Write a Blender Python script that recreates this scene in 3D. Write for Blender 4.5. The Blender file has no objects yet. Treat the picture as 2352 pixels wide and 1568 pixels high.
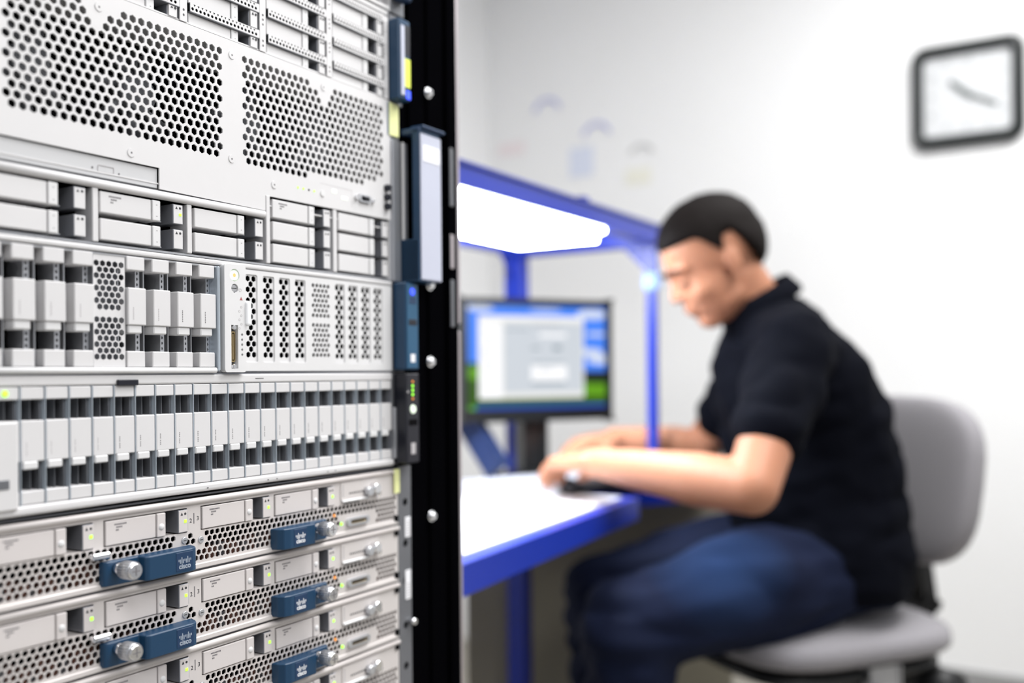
import bpy, bmesh, math, random
from mathutils import Vector, Matrix, noise
random.seed(7)
C = bpy.context.scene.collection
S = bpy.context.scene
PI = math.pi

# ------------------------------------------------------------------ camera, world, lights, exposure
cd = bpy.data.cameras.new('camera'); cam = bpy.data.objects.new('camera', cd); C.objects.link(cam)
cam.location = (0, 0, 1.0)
cam.rotation_euler = (Matrix.Rotation(math.radians(90), 4, 'X') @ Matrix.Rotation(math.radians(-0.5), 4, 'Z')).to_euler()
cd.sensor_width = 36; cd.lens = 36 * 2190 / 2352
cd.shift_x = 0; cd.shift_y = 73.7 / 2352
cd.clip_start = 0.02
cd.dof.use_dof = True; cd.dof.focus_distance = 0.735; cd.dof.aperture_fstop = 2.3; cd.dof.aperture_blades = 0
S.camera = cam
S.view_settings.view_transform = 'Standard'; S.view_settings.look = 'None'
S.view_settings.gamma = 1; S.view_settings.use_curve_mapping = False
S.view_settings.exposure = 0.10
w = bpy.data.worlds.new('world'); S.world = w; w.use_nodes = True
bg = w.node_tree.nodes['Background']; bg.inputs[0].default_value = (0.93, 0.95, 1.0, 1); bg.inputs[1].default_value = 0.36

def area(name, loc, to, sx, sy, watts, col=(1, 1, 1)):
    l = bpy.data.lights.new(name, 'AREA'); l.shape = 'RECTANGLE'; l.size = sx; l.size_y = sy
    l.energy = watts; l.color = col
    o = bpy.data.objects.new(name, l); C.objects.link(o); o.location = loc
    o.rotation_euler = (Vector(to) - Vector(loc)).to_track_quat('-Z', 'Y').to_euler()
    return o
area('unseen_ceiling_lamp', (0.75, 0.9, 2.62), (0.75, 0.9, 0), 1.3, 0.7, 38)
area('unseen_ceiling_lamp', (1.05, -0.6, 2.5), (0.1, 0.3, 0.5), 1.4, 0.9, 31)  # unseen lamp added and aimed to brighten the rack front
area('unseen_ceiling_lamp', (1.25, 1.75, 2.62), (1.25, 1.75, 0), 1.4, 0.8, 36)

# ------------------------------------------------------------------ frames
AX = Vector((1339 / 2567, 2190 / 2567, 0)); AX.normalize()      # along the rack front, away from the camera
NX = Vector((AX.y, -AX.x, 0))                                   # out of the rack front
U0, DP = 0.72882, 0.58609
RZ = math.atan2(AX.y, AX.x)
RACK = Matrix.Translation(AX * U0 - NX * DP + Vector((0, 0, 0.05))) @ Matrix.Rotation(RZ, 4, 'Z')   # local: x along, -y outwards, z up

# ------------------------------------------------------------------ materials
MATS = {}
def mat(name, col, rough=0.5, metal=0.0, emit=0.0, ecol=None, var=0.0, scale=20, bump=0.0, alpha=1, spec=0.5, sheen=0, stretch=None, trans=0):
    if name in MATS: return MATS[name]
    m = bpy.data.materials.new(name); m.use_nodes = True; nt = m.node_tree; b = nt.nodes['Principled BSDF']
    b.inputs['Base Color'].default_value = (*col, 1); b.inputs['Roughness'].default_value = rough
    b.inputs['Metallic'].default_value = metal; b.inputs['Specular IOR Level'].default_value = spec
    if sheen: b.inputs['Sheen Weight'].default_value = sheen
    if trans: b.inputs['Transmission Weight'].default_value = trans
    if emit:
        b.inputs['Emission Color'].default_value = (*(ecol or col), 1); b.inputs['Emission Strength'].default_value = emit
    tc = nt.nodes.new('ShaderNodeTexCoord'); n = nt.nodes.new('ShaderNodeTexNoise'); n.inputs['Scale'].default_value = scale
    n.inputs['Detail'].default_value = 4
    if stretch:
        mp = nt.nodes.new('ShaderNodeMapping'); mp.inputs['Scale'].default_value = stretch
        nt.links.new(tc.outputs['Object'], mp.inputs[0]); nt.links.new(mp.outputs[0], n.inputs['Vector'])
    else: nt.links.new(tc.outputs['Object'], n.inputs['Vector'])
    if var:
        r = nt.nodes.new('ShaderNodeMix'); r.data_type = 'RGBA'
        r.inputs['A'].default_value = (*[max(0, c * (1 - var)) for c in col], 1); r.inputs['B'].default_value = (*[min(1, c * (1 + var)) for c in col], 1)
        nt.links.new(n.outputs['Fac'], r.inputs['Factor']); nt.links.new(r.outputs['Result'], b.inputs['Base Color'])
    if bump:
        bp = nt.nodes.new('ShaderNodeBump'); bp.inputs['Strength'].default_value = bump; bp.inputs['Distance'].default_value = 0.002
        nt.links.new(n.outputs['Fac'], bp.inputs['Height']); nt.links.new(bp.outputs[0], b.inputs['Normal'])
    MATS[name] = m; return m

PLATE = mat('light_grey_paint', (0.655, 0.645, 0.65), 0.5, 0.0, var=0.02, scale=60)
PLATE2 = mat('warm_grey_paint', (0.64, 0.60, 0.585), 0.42, 0.1, var=0.03, scale=60)
DRIVE = mat('drive_plastic', (0.655, 0.645, 0.65), 0.5, var=0.02)
DRIVE2 = mat('blade_drive_plastic', (0.63, 0.59, 0.58), 0.5, var=0.02)
LATCH = mat('latch_plastic', (0.69, 0.685, 0.69), 0.45, var=0.02)
RECESS = mat('dark_recess', (0.003, 0.0028, 0.0035), 0.8, var=0.1, spec=0.05)
SIDE = mat('drive_side_metal', (0.27, 0.28, 0.31), 0.4, 0.5, var=0.05)
STEEL = mat('galvanised_steel', (0.62, 0.63, 0.66), 0.3, 0.75, var=0.06, scale=90)
CHROME = mat('chrome', (0.9, 0.9, 0.92), 0.16, 1.0, var=0.02)
BLUE = mat('navy_blue_plastic', (0.006, 0.042, 0.10), 0.42, var=0.05)
BLUEL = mat('lighter_blue_plastic', (0.016, 0.085, 0.17), 0.4, var=0.05)
BLUED = mat('deep_blue_plastic', (0.008, 0.035, 0.095), 0.45, var=0.05)
LAVENDER = mat('pale_lavender_face', (0.50, 0.52, 0.62), 0.35, var=0.03)
BLACK = mat('black_powder_coat', (0.0015, 0.0015, 0.002), 0.55, var=0.2, bump=0.05, spec=0.0)
BLACKP = mat('black_panel_plastic', (0.006, 0.0065, 0.013), 0.4, var=0.1)
GREYM = mat('dark_grey_steel', (0.17, 0.175, 0.19), 0.45, 0.4, var=0.08)
GOLD = mat('brass_contacts', (0.55, 0.42, 0.22), 0.3, 0.9)
PRINT = mat('grey_print', (0.16, 0.15, 0.16), 0.7)
PRINTL = mat('pale_grey_print', (0.45, 0.43, 0.44), 0.7)
PRINTD = mat('dark_print', (0.03, 0.03, 0.035), 0.7)
WHITE = mat('white_print', (0.85, 0.86, 0.88), 0.6)
PAPER = mat('white_label_paper', (0.85, 0.85, 0.88), 0.7, var=0.03)
LEDG = mat('green_light', (0.3, 0.9, 0.05), 0.4, emit=1.5, ecol=(0.35, 1.0, 0.04))
LEDO = mat('orange_light', (0.9, 0.35, 0.05), 0.4, emit=0.35, ecol=(1.0, 0.28, 0.04))
LEDB = mat('blue_light', (0.05, 0.1, 0.9), 0.4, emit=1.0, ecol=(0.04, 0.08, 1.0))
LEDW = mat('pale_button', (0.8, 0.9, 0.75), 0.4, emit=0.4, ecol=(0.85, 1, 0.8))
YELLOW = mat('yellow_green_sticker', (0.75, 0.85, 0.10), 0.6, var=0.05)
YELLOWP = mat('pale_yellow_sticker', (0.85, 0.87, 0.42), 0.6, var=0.05)
SILV = mat('silver_trim', (0.55, 0.50, 0.52), 0.3, 0.8)

# ------------------------------------------------------------------ object helpers
def tag(o, label=None, cat=None, group=None, kind=None):
    if label: o['label'] = label
    if cat: o['category'] = cat
    if group: o['group'] = group
    if kind: o['kind'] = kind
    return o
def empty(name, loc=(0, 0, 0), rz=0, **k):
    o = bpy.data.objects.new(name, None); C.objects.link(o); o.location = loc; o.rotation_euler = (0, 0, rz)
    o.empty_display_size = 0.05
    return tag(o, **k)
def rthing(name, u, v, label, cat, group=None, p=0):
    o = empty(name, RACK @ Vector((u / 1000, -p / 1000, v / 1000)), RZ, label=label, cat=cat, group=group)
    o['_o'] = (u, p, v); return o
def copy_tree(o, parent=None):
    c = o.copy(); C.objects.link(c)
    if parent is not None: c.parent = parent
    for ch in list(o.children): copy_tree(ch, c)
    return c

class MB:
    """mesh builder; rack geometry in mm: u along, v up, p outwards"""
    def __init__(s, off=(0, 0, 0), mm=True):
        s.bm = bmesh.new(); s.mats = []; s.off = Vector((off[0], -off[1], off[2])) if mm else Vector(off); s.k = 0.001 if mm else 1.0
    def mi(s, m):
        if m not in s.mats: s.mats.append(m)
        return s.mats.index(m)
    def _fin(s, geom_verts, m, smooth=False):
        i = s.mi(m)
        fs = set(f for v in geom_verts if v.is_valid for f in v.link_faces)
        for f in fs: f.material_index = i; f.smooth = smooth
    def box(s, u0, u1, v0, v1, p0, p1, m, b=0.0, seg=1):
        r = bmesh.ops.create_cube(s.bm, size=1.0); vs = r['verts']
        for v in vs:
            v.co = Vector((u0 + (v.co.x + .5) * (u1 - u0), -(p0 + (.5 - v.co.y) * (p1 - p0)), v0 + (v.co.z + .5) * (v1 - v0)))
        if b > 0:
            es = list(set(e for v in vs for e in v.link_edges))
            r = bmesh.ops.bevel(s.bm, geom=es, offset=b, segments=seg, affect='EDGES', profile=0.5)
            vs = list(set(vs2 for f in r['faces'] for vs2 in f.verts))
        s._fin(vs, m, False)
    def cyl(s, a, b, r0, r1, m, n=16, cap=True, smooth=True):
        """tapered cylinder between two (u,p,v) points"""
        A = Vector((a[0], -a[1], a[2])); B = Vector((b[0], -b[1], b[2])); d = B - A
        M = Matrix.Translation((A + B) / 2) @ d.to_track_quat('Z', 'Y').to_matrix().to_4x4()
        r = bmesh.ops.create_cone(s.bm, cap_ends=cap, cap_tris=False, segments=n, radius1=r0, radius2=r1, depth=d.length, matrix=M)
        i = s.mi(m)
        for f in set(f for v in r['verts'] for f in v.link_faces): f.material_index = i; f.smooth = smooth and len(f.verts) == 4
    def ball(s, c, r, m, sc=(1, 1, 1), n=14):
        M = Matrix.Translation((c[0], -c[1], c[2])) @ Matrix.Diagonal((*sc, 1))
        q = bmesh.ops.create_uvsphere(s.bm, u_segments=n, v_segments=max(6, n // 2), radius=r, matrix=M); s._fin(q['verts'], m, True)
    def poly(s, pts, p0, p1, m, b=0):
        """prism from (u,v) outline, ccw seen from the front"""
        f = [s.bm.verts.new((u, -p1, v)) for u, v in pts]; g = [s.bm.verts.new((u, -p0, v)) for u, v in pts]
        n = len(pts); i = s.mi(m)
        F = [s.bm.faces.new(f), s.bm.faces.new(g[::-1])]
        for k in range(n): F.append(s.bm.faces.new((f[k], g[k], g[(k + 1) % n], f[(k + 1) % n])))
        for x in F: x.material_index = i
    def plate(s, outer, holes, p0, p1, m, inner=None):
        """flat plate with through holes; outer and holes are (u,v) loops"""
        bm2 = bmesh.new(); loops = []
        for lp in [outer] + holes:
            vs = [bm2.verts.new((u, -p1, v)) for u, v in lp]
            for k in range(len(vs)): bm2.edges.new((vs[k], vs[(k + 1) % len(vs)]))
        bmesh.ops.triangle_fill(bm2, use_beauty=True, use_dissolve=False, edges=bm2.edges[:], normal=(0, -1, 0))
        i = s.mi(m); j = s.mi(inner or m); mp = {}
        bm2.verts.ensure_lookup_table()
        for v in bm2.verts: mp[v] = s.bm.verts.new(v.co)
        for f in bm2.faces:
            g = s.bm.faces.new([mp[v] for v in f.verts]); g.normal_update()
            if g.normal.y > 0: g.normal_flip()
            g.material_index = i
        bm2.free()
        for lp in [outer] + holes:
            n = len(lp)
            F = [s.bm.verts.new((u, -p1, v)) for u, v in lp]; G = [s.bm.verts.new((u, -p0, v)) for u, v in lp]
            for k in range(n):
                g = s.bm.faces.new((F[k], G[k], G[(k + 1) % n], F[(k + 1) % n])); g.material_index = j
    def build(s, name, parent=None, label=None, smooth=False):
        me = bpy.data.meshes.new(name)
        for v in s.bm.verts: v.co = (v.co - s.off) * s.k
        s.bm.to_mesh(me); s.bm.free()
        for m in s.mats: me.materials.append(m)
        if smooth:
            for p in me.polygons: p.use_smooth = True
        o = bpy.data.objects.new(name, me); C.objects.link(o)
        if parent is not None: o.parent = parent
        if label: o['label'] = label
        return o

def rect(u0, u1, v0, v1): return [(u0, v0), (u1, v0), (u1, v1), (u0, v1)]
def rrect(u0, u1, v0, v1, r, n=4):
    o = []
    for cx, cy, a in ((u1 - r, v0 + r, -90), (u1 - r, v1 - r, 0), (u0 + r, v1 - r, 90), (u0 + r, v0 + r, 180)):
        for k in range(n + 1):
            t = math.radians(a + 90 * k / n); o.append((cx + r * math.cos(t), cy + r * math.sin(t)))
    return o
def hexa(u, v, r): return [(u + r * math.sin(k * PI / 3), v + r * math.cos(k * PI / 3)) for k in range(6)]
def circ(u, v, r, n=10): return [(u + r * math.cos(2 * PI * k / n), v + r * math.sin(2 * PI * k / n)) for k in range(n)]
def hexgrid(u0, u1, v0, v1, d, r, keep=lambda u, v: True, top=True, rowh=None):
    rh = rowh or d * 0.866; out = []; k = 0; v = v1
    while v >= v0 - 1e-6:
        u = u0 + (d / 2 if k % 2 else 0)
        while u <= u1 + 1e-6:
            if keep(u, v): out.append(hexa(u, v, r))
            u += d
        v -= rh; k += 1
    return out
def text(s, size, m, parent, loc, rot=(PI / 2, 0, 0), name='lettering', ext=0.0001, align='CENTER', bold=0.0):
    cu = bpy.data.curves.new(name, 'FONT'); cu.body = s; cu.size = size; cu.align_x = align; cu.align_y = 'CENTER'; cu.extrude = ext; cu.offset = bold
    t = bpy.data.objects.new(name, cu); me = bpy.data.meshes.new_from_object(t); bpy.data.objects.remove(t)
    me.materials.append(m); o = bpy.data.objects.new(name, me); C.objects.link(o); o.location = loc; o.rotation_euler = rot
    if parent is not None: o.parent = parent
    return o

def O(t): return tuple(t['_o'])
UL = -462   # left end of the equipment (out of frame)

# ================================================================== room
def wall_mesh(name, p0, p1, z0, z1, th, m, kind='structure'):
    a = Vector((p0[0], p0[1], 0)); b = Vector((p1[0], p1[1], 0)); d = (b - a).normalized(); n = Vector((d.y, -d.x, 0)) * th
    bm = bmesh.new(); q = [a, b, b - n, a - n]
    lo = [bm.verts.new((v.x, v.y, z0)) for v in q]; hi = [bm.verts.new((v.x, v.y, z1)) for v in q]
    bm.faces.new(lo[::-1]); bm.faces.new(hi)
    for k in range(4): bm.faces.new((lo[k], lo[(k + 1) % 4], hi[(k + 1) % 4], hi[k]))
    bmesh.ops.recalc_face_normals(bm, faces=bm.faces[:])
    me = bpy.data.meshes.new(name); bm.to_mesh(me); bm.free(); me.materials.append(m)
    o = bpy.data.objects.new(name, me); C.objects.link(o); o['kind'] = kind; return o
WALL = mat('white_wall_paint', (0.83, 0.83, 0.83), 0.75, var=0.01, scale=4, bump=0.03)
FLOORM = mat('grey_beige_floor', (0.30, 0.28, 0.24), 0.5, var=0.12, scale=6)
CEIL = mat('white_ceiling', (0.85, 0.85, 0.85), 0.8, var=0.01)
BX = -NX                                                     # along the clock wall, leftwards and away
corner = Vector((-0.081, 3.78, 0))
far = corner - BX * 4.6
near_left = corner - AX * 4.6
wall_mesh('wall_back', corner, far, 0, 2.7, 0.1, WALL)
wall_mesh('wall_left', near_left, corner, 0, 2.7, 0.1, WALL)
def slab(name, z0, z1, m):
    q = [corner + BX * .1 + AX * .1, far + AX * .1, far - AX * 4.7, near_left - AX * .1 + BX * .1]
    bm = bmesh.new(); lo = [bm.verts.new((v.x, v.y, z0)) for v in q]; hi = [bm.verts.new((v.x, v.y, z1)) for v in q]
    bm.faces.new(lo[::-1]); bm.faces.new(hi)
    for k in range(4): bm.faces.new((lo[k], lo[(k + 1) % 4], hi[(k + 1) % 4], hi[k]))
    bmesh.ops.recalc_face_normals(bm, faces=bm.faces[:])
    me = bpy.data.meshes.new(name); bm.to_mesh(me); bm.free(); me.materials.append(m)
    o = bpy.data.objects.new(name, me); C.objects.link(o); o['kind'] = 'structure'
slab('floor', -0.05, 0, FLOORM); slab('ceiling', 2.7, 2.75, CEIL)
bb = wall_mesh('baseboard_back', corner - AX * .012 - BX * 0.012, far - AX * .012, 0, 0.09, 0.012, mat('grey_skirting', (0.3, 0.3, 0.3), 0.5, var=.05))

# ================================================================== rack cabinet
cab = rthing('server_rack', -222, -50, 'tall black steel server rack cabinet holding the stacked servers', 'server rack')
o0 = O(cab)
def post(u0, u1, nm, lab=None):
    m = MB(o0); m.box(u0, u1, 0, 1950, -640, 0, BLACK, 1.5); return m.build(nm, cab, lab)
# side post: front flange with channels
m = MB(o0); m.box(36, 116, -50, 1950, -640, -2, BLACK, 1)
m.box(36, 60, -50, 1950, -2, 0, BLACK, 0.8); m.box(66, 92, -50, 1950, -2, 1, BLACK, 0.8); m.box(98, 116, -50, 1950, -2, 3, BLACK, 1.2)
m.build('side_frame', cab)
m = MB(o0); m.box(-558, -478, -50, 1950, -640, 0, BLACK, 1.5); m.build('side_frame', cab)
for a, b in ((-50, 996), (1004, 1950)):
    m = MB(o0); m.box(116, 122, a, b, -40, 2, SILV, 1.2); m.build('edge_trim', cab, 'thin silver edge trim')
m = MB(o0); m.box(12, 36, 60, 1900, -34, -4, BLACK, 0.5)
m.build('mounting_rail', cab)
m = MB(o0); m.box(-478, UL - 2, 60, 1900, -34, -4, BLACK, 0.5); m.build('mounting_rail', cab)
m = MB(o0); m.box(-558, 116, -50, 60, -640, 0, BLACK, 2); m.build('base_frame', cab)
m = MB(o0); m.box(-558, 116, 1950, 1990, -640, 0, BLACK, 2); m.build('top_cover', cab)
m = MB(o0); m.box(-478, 36, 60, 1950, -640, -634, BLACK); m.build('rear_panel', cab)
for v in (1068, 1042, 963, 804, 1240):
    m = MB(o0); m.cyl((66, 0, v), (66, 2.2, v), 5.6, 5.6, CHROME, 18); m.cyl((66, 2.2, v), (66, 5.6, v), 4.6, 3.4, CHROME, 18)
    m.box(63, 69, v - .5, v + .5, 5.2, 5.8, GREYM); m.build('screw', cab, 'chrome panel screw')
for v0, v1 in ((1128, 1190), (1000, 1050), (1062, 1098)):
    m = MB(o0); m.box(100, 106, v0, v1, 3, 5, GREYM if v0 != 1062 else SILV, 0.6); m.build('hinge_plate', cab)

# ================================================================== shared drive modules
def hdrive(parent, off, u0, v0, h, widths, m_plate, bay_d=26, led=True, dots=True, print_lines=True, name='drive_caddy', knob=False, pr=0.0):
    """horizontal drive: face plate, release latch, dark finger recess and status block"""
    a, l, g, b = widths; o = off
    mb = MB(o); mb.box(u0, u0 + a - .5, v0, v0 + h, -bay_d, -.2 + pr, m_plate, .5)
    d = mb.build(name, parent)
    mb = MB(o); mb.box(u0 + a, u0 + a + l, v0 - .1, v0 + h + .1, -bay_d * .6, .5 + pr, LATCH if m_plate is DRIVE else DRIVE2, .5)
    if dots:
        for q in (.22, .78): mb.box(u0 + a + l * .45, u0 + a + l * .6, v0 + h * q - .25, v0 + h * q + .25, .5 + pr, .55 + pr, PRINT)
    if knob: mb.ball((u0 + a + l / 2, .3 + pr, v0 + h * .42), 2.5, LATCH, (1, .45, 1))
    mb.box(u0 + a + l, u0 + a + l + 4, v0 + .2, v0 + .8, -8, -4, STEEL)
    mb.build('release_latch', d)
    us = u0 + a + l + g
    mb = MB(o); mb.box(us, us + b, v0, v0 + h, -bay_d, -.1 + pr, SIDE, .3); mb.box(us + .5, us + b - .3, v0 + .4, v0 + h - .4, -.3, .12 + pr, m_plate, .15)
    mb.poly([(us + 2, v0 + h * .76), (us + 4.2, v0 + h * .76), (us + 3.1, v0 + h * .9)], .1, .2 + pr, PRINTD)
    mb.poly(circ(us + 6.3, v0 + h * .82, 1, 8), .1, .2 + pr, PRINTD)
    mb.build('status_block', d)
    if led:
        mb = MB(o); mb.box(us + 5.2, us + 7.6, v0 + h * .42, v0 + h * .56, 0, .45 + pr, LEDG, .2); mb.build('status_light', d, 'small green status light')
    if print_lines:
        mb = MB(o)
        for r, (x0, x1) in enumerate(((0, 9), (1.5, 5.6), (1.2, 3.6))):
            x = x0
            while x < x1:
                mb.box(u0 + 7 + x, u0 + 7 + x + .9, v0 + h - 3.4 - r * 2, v0 + h - 2.3 - r * 2, -.2, -.1 + pr, PRINT); x += 1.25
        mb.build('printed_lettering', d)
    return d

def shell(off, u0, u1, v0, v1, depth, m=PLATE, back=-600):
    """open-fronted steel box with a dark back"""
    mb = MB(off); t = 1.0
    mb.box(u0, u1, v0, v0 + t, -depth, -1.2, m); mb.box(u0, u1, v1 - t, v1, -depth, -1.2, m)
    mb.box(u0, u0 + t, v0 + t, v1 - t, -depth, -1.2, m); mb.box(u1 - t, u1, v0 + t, v1 - t, -depth, -1.2, m)
    mb.box(u0, u1, v0, v1, back, -depth, RECESS)
    return mb
def screw(mb, u, v, r=3.3, m=PLATE, p=0):
    mb.cyl((u, p, v), (u, p + .5, v), r, r * .93, m, 20); mb.cyl((u, p + .5, v), (u, p + .55, v), r * .25, r * .25, PRINT, 6)

# ================================================================== uppermost server (only a corner shows)
t = rthing('rack_server', -222, 1306, 'uppermost light grey rack server, only its lower right corner showing at the top edge', 'server'); o = O(t)
shell(o, UL, 8, 1306, 1390, 26).build('chassis', t)
mb = MB(o); mb.box(UL, 6, 1306, 1310, -26, 0, PLATE, .6); mb.box(UL, 6, 1386, 1390, -26, 0, PLATE, .6)
for k in range(6): mb.box(-84 - 80.6 * (k - 0), -76.5 - 80.6 * k, 1310, 1386, -26, -.5, PLATE, .5) if k < 5 else None
mb.build('front_frame', t)
for k in range(1, 4):
    for r in range(1): hdrive(t, o, -235.5 + 80.6 * (k - 1), 1311.5, 15.5, (42, 7, 11.5, 8.5), DRIVE, led=False, print_lines=False)
mb = MB(o); mb.box(8, 30, 1306, 1390, -3, -1, GREYM, .4); mb.box(10, 28, 1318, 1382, -1, 12, BLUED, 2); mb.build('mounting_ear', t)

# ================================================================== perforated-bar drive server
t = rthing('storage_server', -222, 1218.5, 'light grey drive server with perforated bars between its drives, above the big hex-vent server', 'server'); o = O(t)
shell(o, UL, 4, 1218.5, 1304.5, 26).build('chassis', t)
mb = MB(o); mb.box(UL, 4, 1297, 1299, -26, -.6, PLATE, .4); mb.box(UL, 4, 1300, 1304.5, -26, 0, PLATE, .8)
mb.build('top_rail', t)
for k in range(-1, 5):
    uc = -242 + 80.6 * (k - 1)
    mb = MB(o); hs = []
    for b in range(4):
        for q in range(3): hs.append(circ(uc, 1227.2 + b * 21.4 - q * 3.9 + .0, 1.05, 8))
    mb.plate(rect(uc - 3.4, uc + 3.2, 1218.5, 1297), [h for h in hs if min(y for x, y in h) > 1219], -1, .3, PLATE)
    mb.box(uc - 3.2, uc + 3, 1218.5, 1297, -26, -3, SIDE)
    mb.box(uc + 3.2, uc + 6.2, 1218.5, 1297, -26, -5, GREYM); mb.build('divider_strip', t)
for k in range(-1, 4):
    ua, ub = -242 + 80.6 * (k - 1) + 6.2, -242 + 80.6 * k - 3.6
    for b in range(4):
        vb = 1228 + 21.4 * b - 6.7 + 7
        vt, vl = 1228.3 + 21.4 * b + 6.7 - 0.3, 1228.3 + 21.4 * b
        vl -= 0.1 if b else 0
        mb = MB(o); hs = []; x = ua + 2.3
        while x < ub - 1.5:
            hs.append(circ(x, vl + 2.3, 1.25, 8))
            if x + 3.8 < ub - 1: hs.append([(x + .9, vl + 5.9), (x + 1.9, vl + 4.2), (x + 2.9, vl + 5.9)])
            x += 3.8
        mb.plate(rect(ua, ub, vl, vl + 6.6), hs, -.6, .2, PLATE, GREYM)
        mb.box(ua, ub, vl - .1, vl + 6.7, -20, -3, RECESS); mb.box(ua, ub, vl - .6, vl, -14, .1, GREYM)
        mb.build('perforated_bar', t)
        if k > 0 or b > 1:
            pass
    for b in range(4):
        v0 = 1228.3 + 21.4 * (b - 1) + 7
        if v0 + 14 > 1297: continue
        lo = max(v0, 1219)
        hdrive(t, o, ua + .3, lo, v0 + 13.8 - lo, (42, 7, 11.5, 8.2), DRIVE, led=False, print_lines=False, pr=-2)
# tall blue handle at its right
mb = MB(o); mb.box(6, 26, 1216, 1304, -3, -1, GREYM, .4); mb.build('mounting_ear', t)
mb = MB(o); mb.box(4, 22, 1218, 1297, -1, 13, BLUE, 1.5); mb.box(6, 12, 1222, 1290, 13, 14, LAVENDER, .4); mb.box(13, 21, 1262, 1292, 12.8, 13.4, BLACKP, .3); h = mb.build('side_handle', t, 'dark blue side handle')
mb = MB(o); mb.box(10.5, 21, 1231, 1259, 13, 13.6, YELLOW, .2); mb.build('sticker', h, 'yellow-green sticker')
mb = MB(o); mb.box(14, 21, 1219.5, 1228, 13, 13.8, LEDB, .4); mb.build('indicator_light', h, 'blue indicator light')

# ================================================================== big 4U server with hex vents
t = rthing('rack_server', -222, 1041.5, 'large pale server with two wide hexagonal vent grilles and a big blue handle', 'server'); o = O(t)
mb = shell(o, UL, 4, 1091.5, 1217.5, 70); mb.build('chassis', t)
mb = MB(o); mb.box(UL, 4, 1041.5, 1091, -600, -26, RECESS); mb.box(UL, 4, 1041.5, 1043, -26, -1, STEEL); mb.box(UL, UL + 1, 1043, 1091, -26, -1, PLATE); mb.box(3, 4, 1043, 1091, -26, -1, PLATE)
mb.build('drive_bay', t)
holes = []
notch = [(-314, 1206, 14), (-89, 1207, 14), (-196, 1206, 0)]
def ok(u, v):
    for a, b, r in notch:
        dv = abs(v - b); du = abs(u - a)
        if r and du + dv * .8 < r: return False
    if v < 1126 and u > -106: return False
    if v < 1132 and u > -33: return False
    if v < 1139 and u > -19: return False
    return True
rows = [1206.3 - 6.28 * k for k in range(14)]
for k, v in enumerate(rows):
    for j in range(34):
        for u in (-207.5 - (3.6 if k % 2 else 0) - 7.2 * j, -181.5 + (3.6 if k % 2 else 0) + 7.2 * j):
            if ((u < -205 and u > -382) or (u > -183 and u < -8)) and ok(u, v): holes.append(hexa(u, v, 3.0))
mb = MB(o)
outer = [(UL, 1103.5), (-265, 1103.5), (-265, 1088), (-160, 1087), (-160, 1099.6), (5, 1101), (5, 1217.5), (UL, 1217.5)]
vga = rrect(-43, -26, 1111.5, 1119.5, 2.5)
mb.plate(outer, holes + [vga], -1.2, 0, PLATE, PLATE)
for u, v in ((-314, 1206), (-196, 1123), (-195, 1206), (-89, 1207), (-289, 1110), (-150, 1110)): screw(mb, u, v)
for a in ((-94, -52, 1120.6, 1120.9), (-52.2, -51.9, 1106, 1120.9)): mb.box(*a, -.1, .08, PRINTL)
mb.build('front_plate', t)
for uc in (-420, -345, -258, -150, -62):
    mb = MB(o); v0 = 1165
    mb.cyl((uc, -46, v0), (uc, -30, v0), 15, 14, GREYM, 24)
    for q in range(7):
        a = q * 2 * PI / 7
        mb.box(uc - 1, uc + 1, v0 + 15, v0 + 33, -44, -34, GREYM) if q == 0 else mb.cyl((uc + 14 * math.cos(a), -38, v0 + 14 * math.sin(a)), (uc + 33 * math.cos(a + .3), -42, v0 + 33 * math.sin(a + .3)), 4, 6, GREYM, 5)
    mb.build('cooling_fan', t)
mb = MB(o); mb.box(UL, -265.5, 1088.3, 1103, -26, -1.6, mat('optical_drive_grey', (0.56, 0.56, 0.57), .45, var=.02), .5)
mb.plate(rrect(-315, -302, 1092.4, 1097.2, 1), [rrect(-314.6, -302.4, 1092.8, 1096.8, .8)], -1.6, -1.3, PRINTL)
mb.poly(circ(-319, 1094.4, .8, 8), -1.7, -1.4, PRINT); mb.poly(circ(-298, 1093.4, .7, 8), -1.7, -1.4, PRINT)
mb.build('optical_drive', t, 'slim grey disc drive')
for u, mm in ((-122, LEDG), (-115.3, LEDG), (-108.6, PRINTD), (-102, LEDG)):
    mb = MB(o); mb.cyl((u, -.5, 1112.3), (u, .25, 1112.3), .95, .95, mm, 10); mb.build('status_light', t)
mb = MB(o); mb.cyl((-91, -.5, 1112), (-91, .8, 1112), 3, 2.8, LATCH, 20); mb.build('power_button', t)
mb = MB(o); mb.box(-79, -73, 1114.5, 1118, -.3, .2, LEDW, .1); mb.box(-66, -58, 1110.5, 1113.5, -.3, .2, LEDW, .1); mb.build('indicator_panel', t)
mb = MB(o); mb.plate(rrect(-42.6, -26.4, 1112, 1119, 2.3), [rrect(-40.5, -28.5, 1113.3, 1117.7, 1.5)], -4, 2.2, STEEL); mb.box(-42, -27, 1112.5, 1118.5, -6, -3, BLACKP)
for q in (-46.5, -22.5): mb.cyl((q, 0, 1115.4), (q, 3, 1115.4), 2.2, 2.2, CHROME, 6)
mb.build('video_port', t, 'silver video connector')
mb = MB(o); mb.cyl((UL, -1.2, 1083.7), (-161, -1.2, 1083.7), 3.1, 3.1, PLATE, 18); mb.box(UL, -161, 1086.4, 1087.4, -8, -1, GREYM); mb.build('handle_rod', t, 'round grey rod above the drives')
for u in (-481 + 163, -238):
    mb = MB(o); mb.box(u - 2.2, u + 2.4, 1043.5, 1080.4, -20, 0, PLATE, .5); mb.build('divider_strip', t)
mb = MB(o); mb.box(-159.5, -155, 1043.5, 1100, -24, .4, PLATE, .5); mb.box(-155, -152.4, 1043.5, 1099, -24, -6, SIDE)
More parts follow.
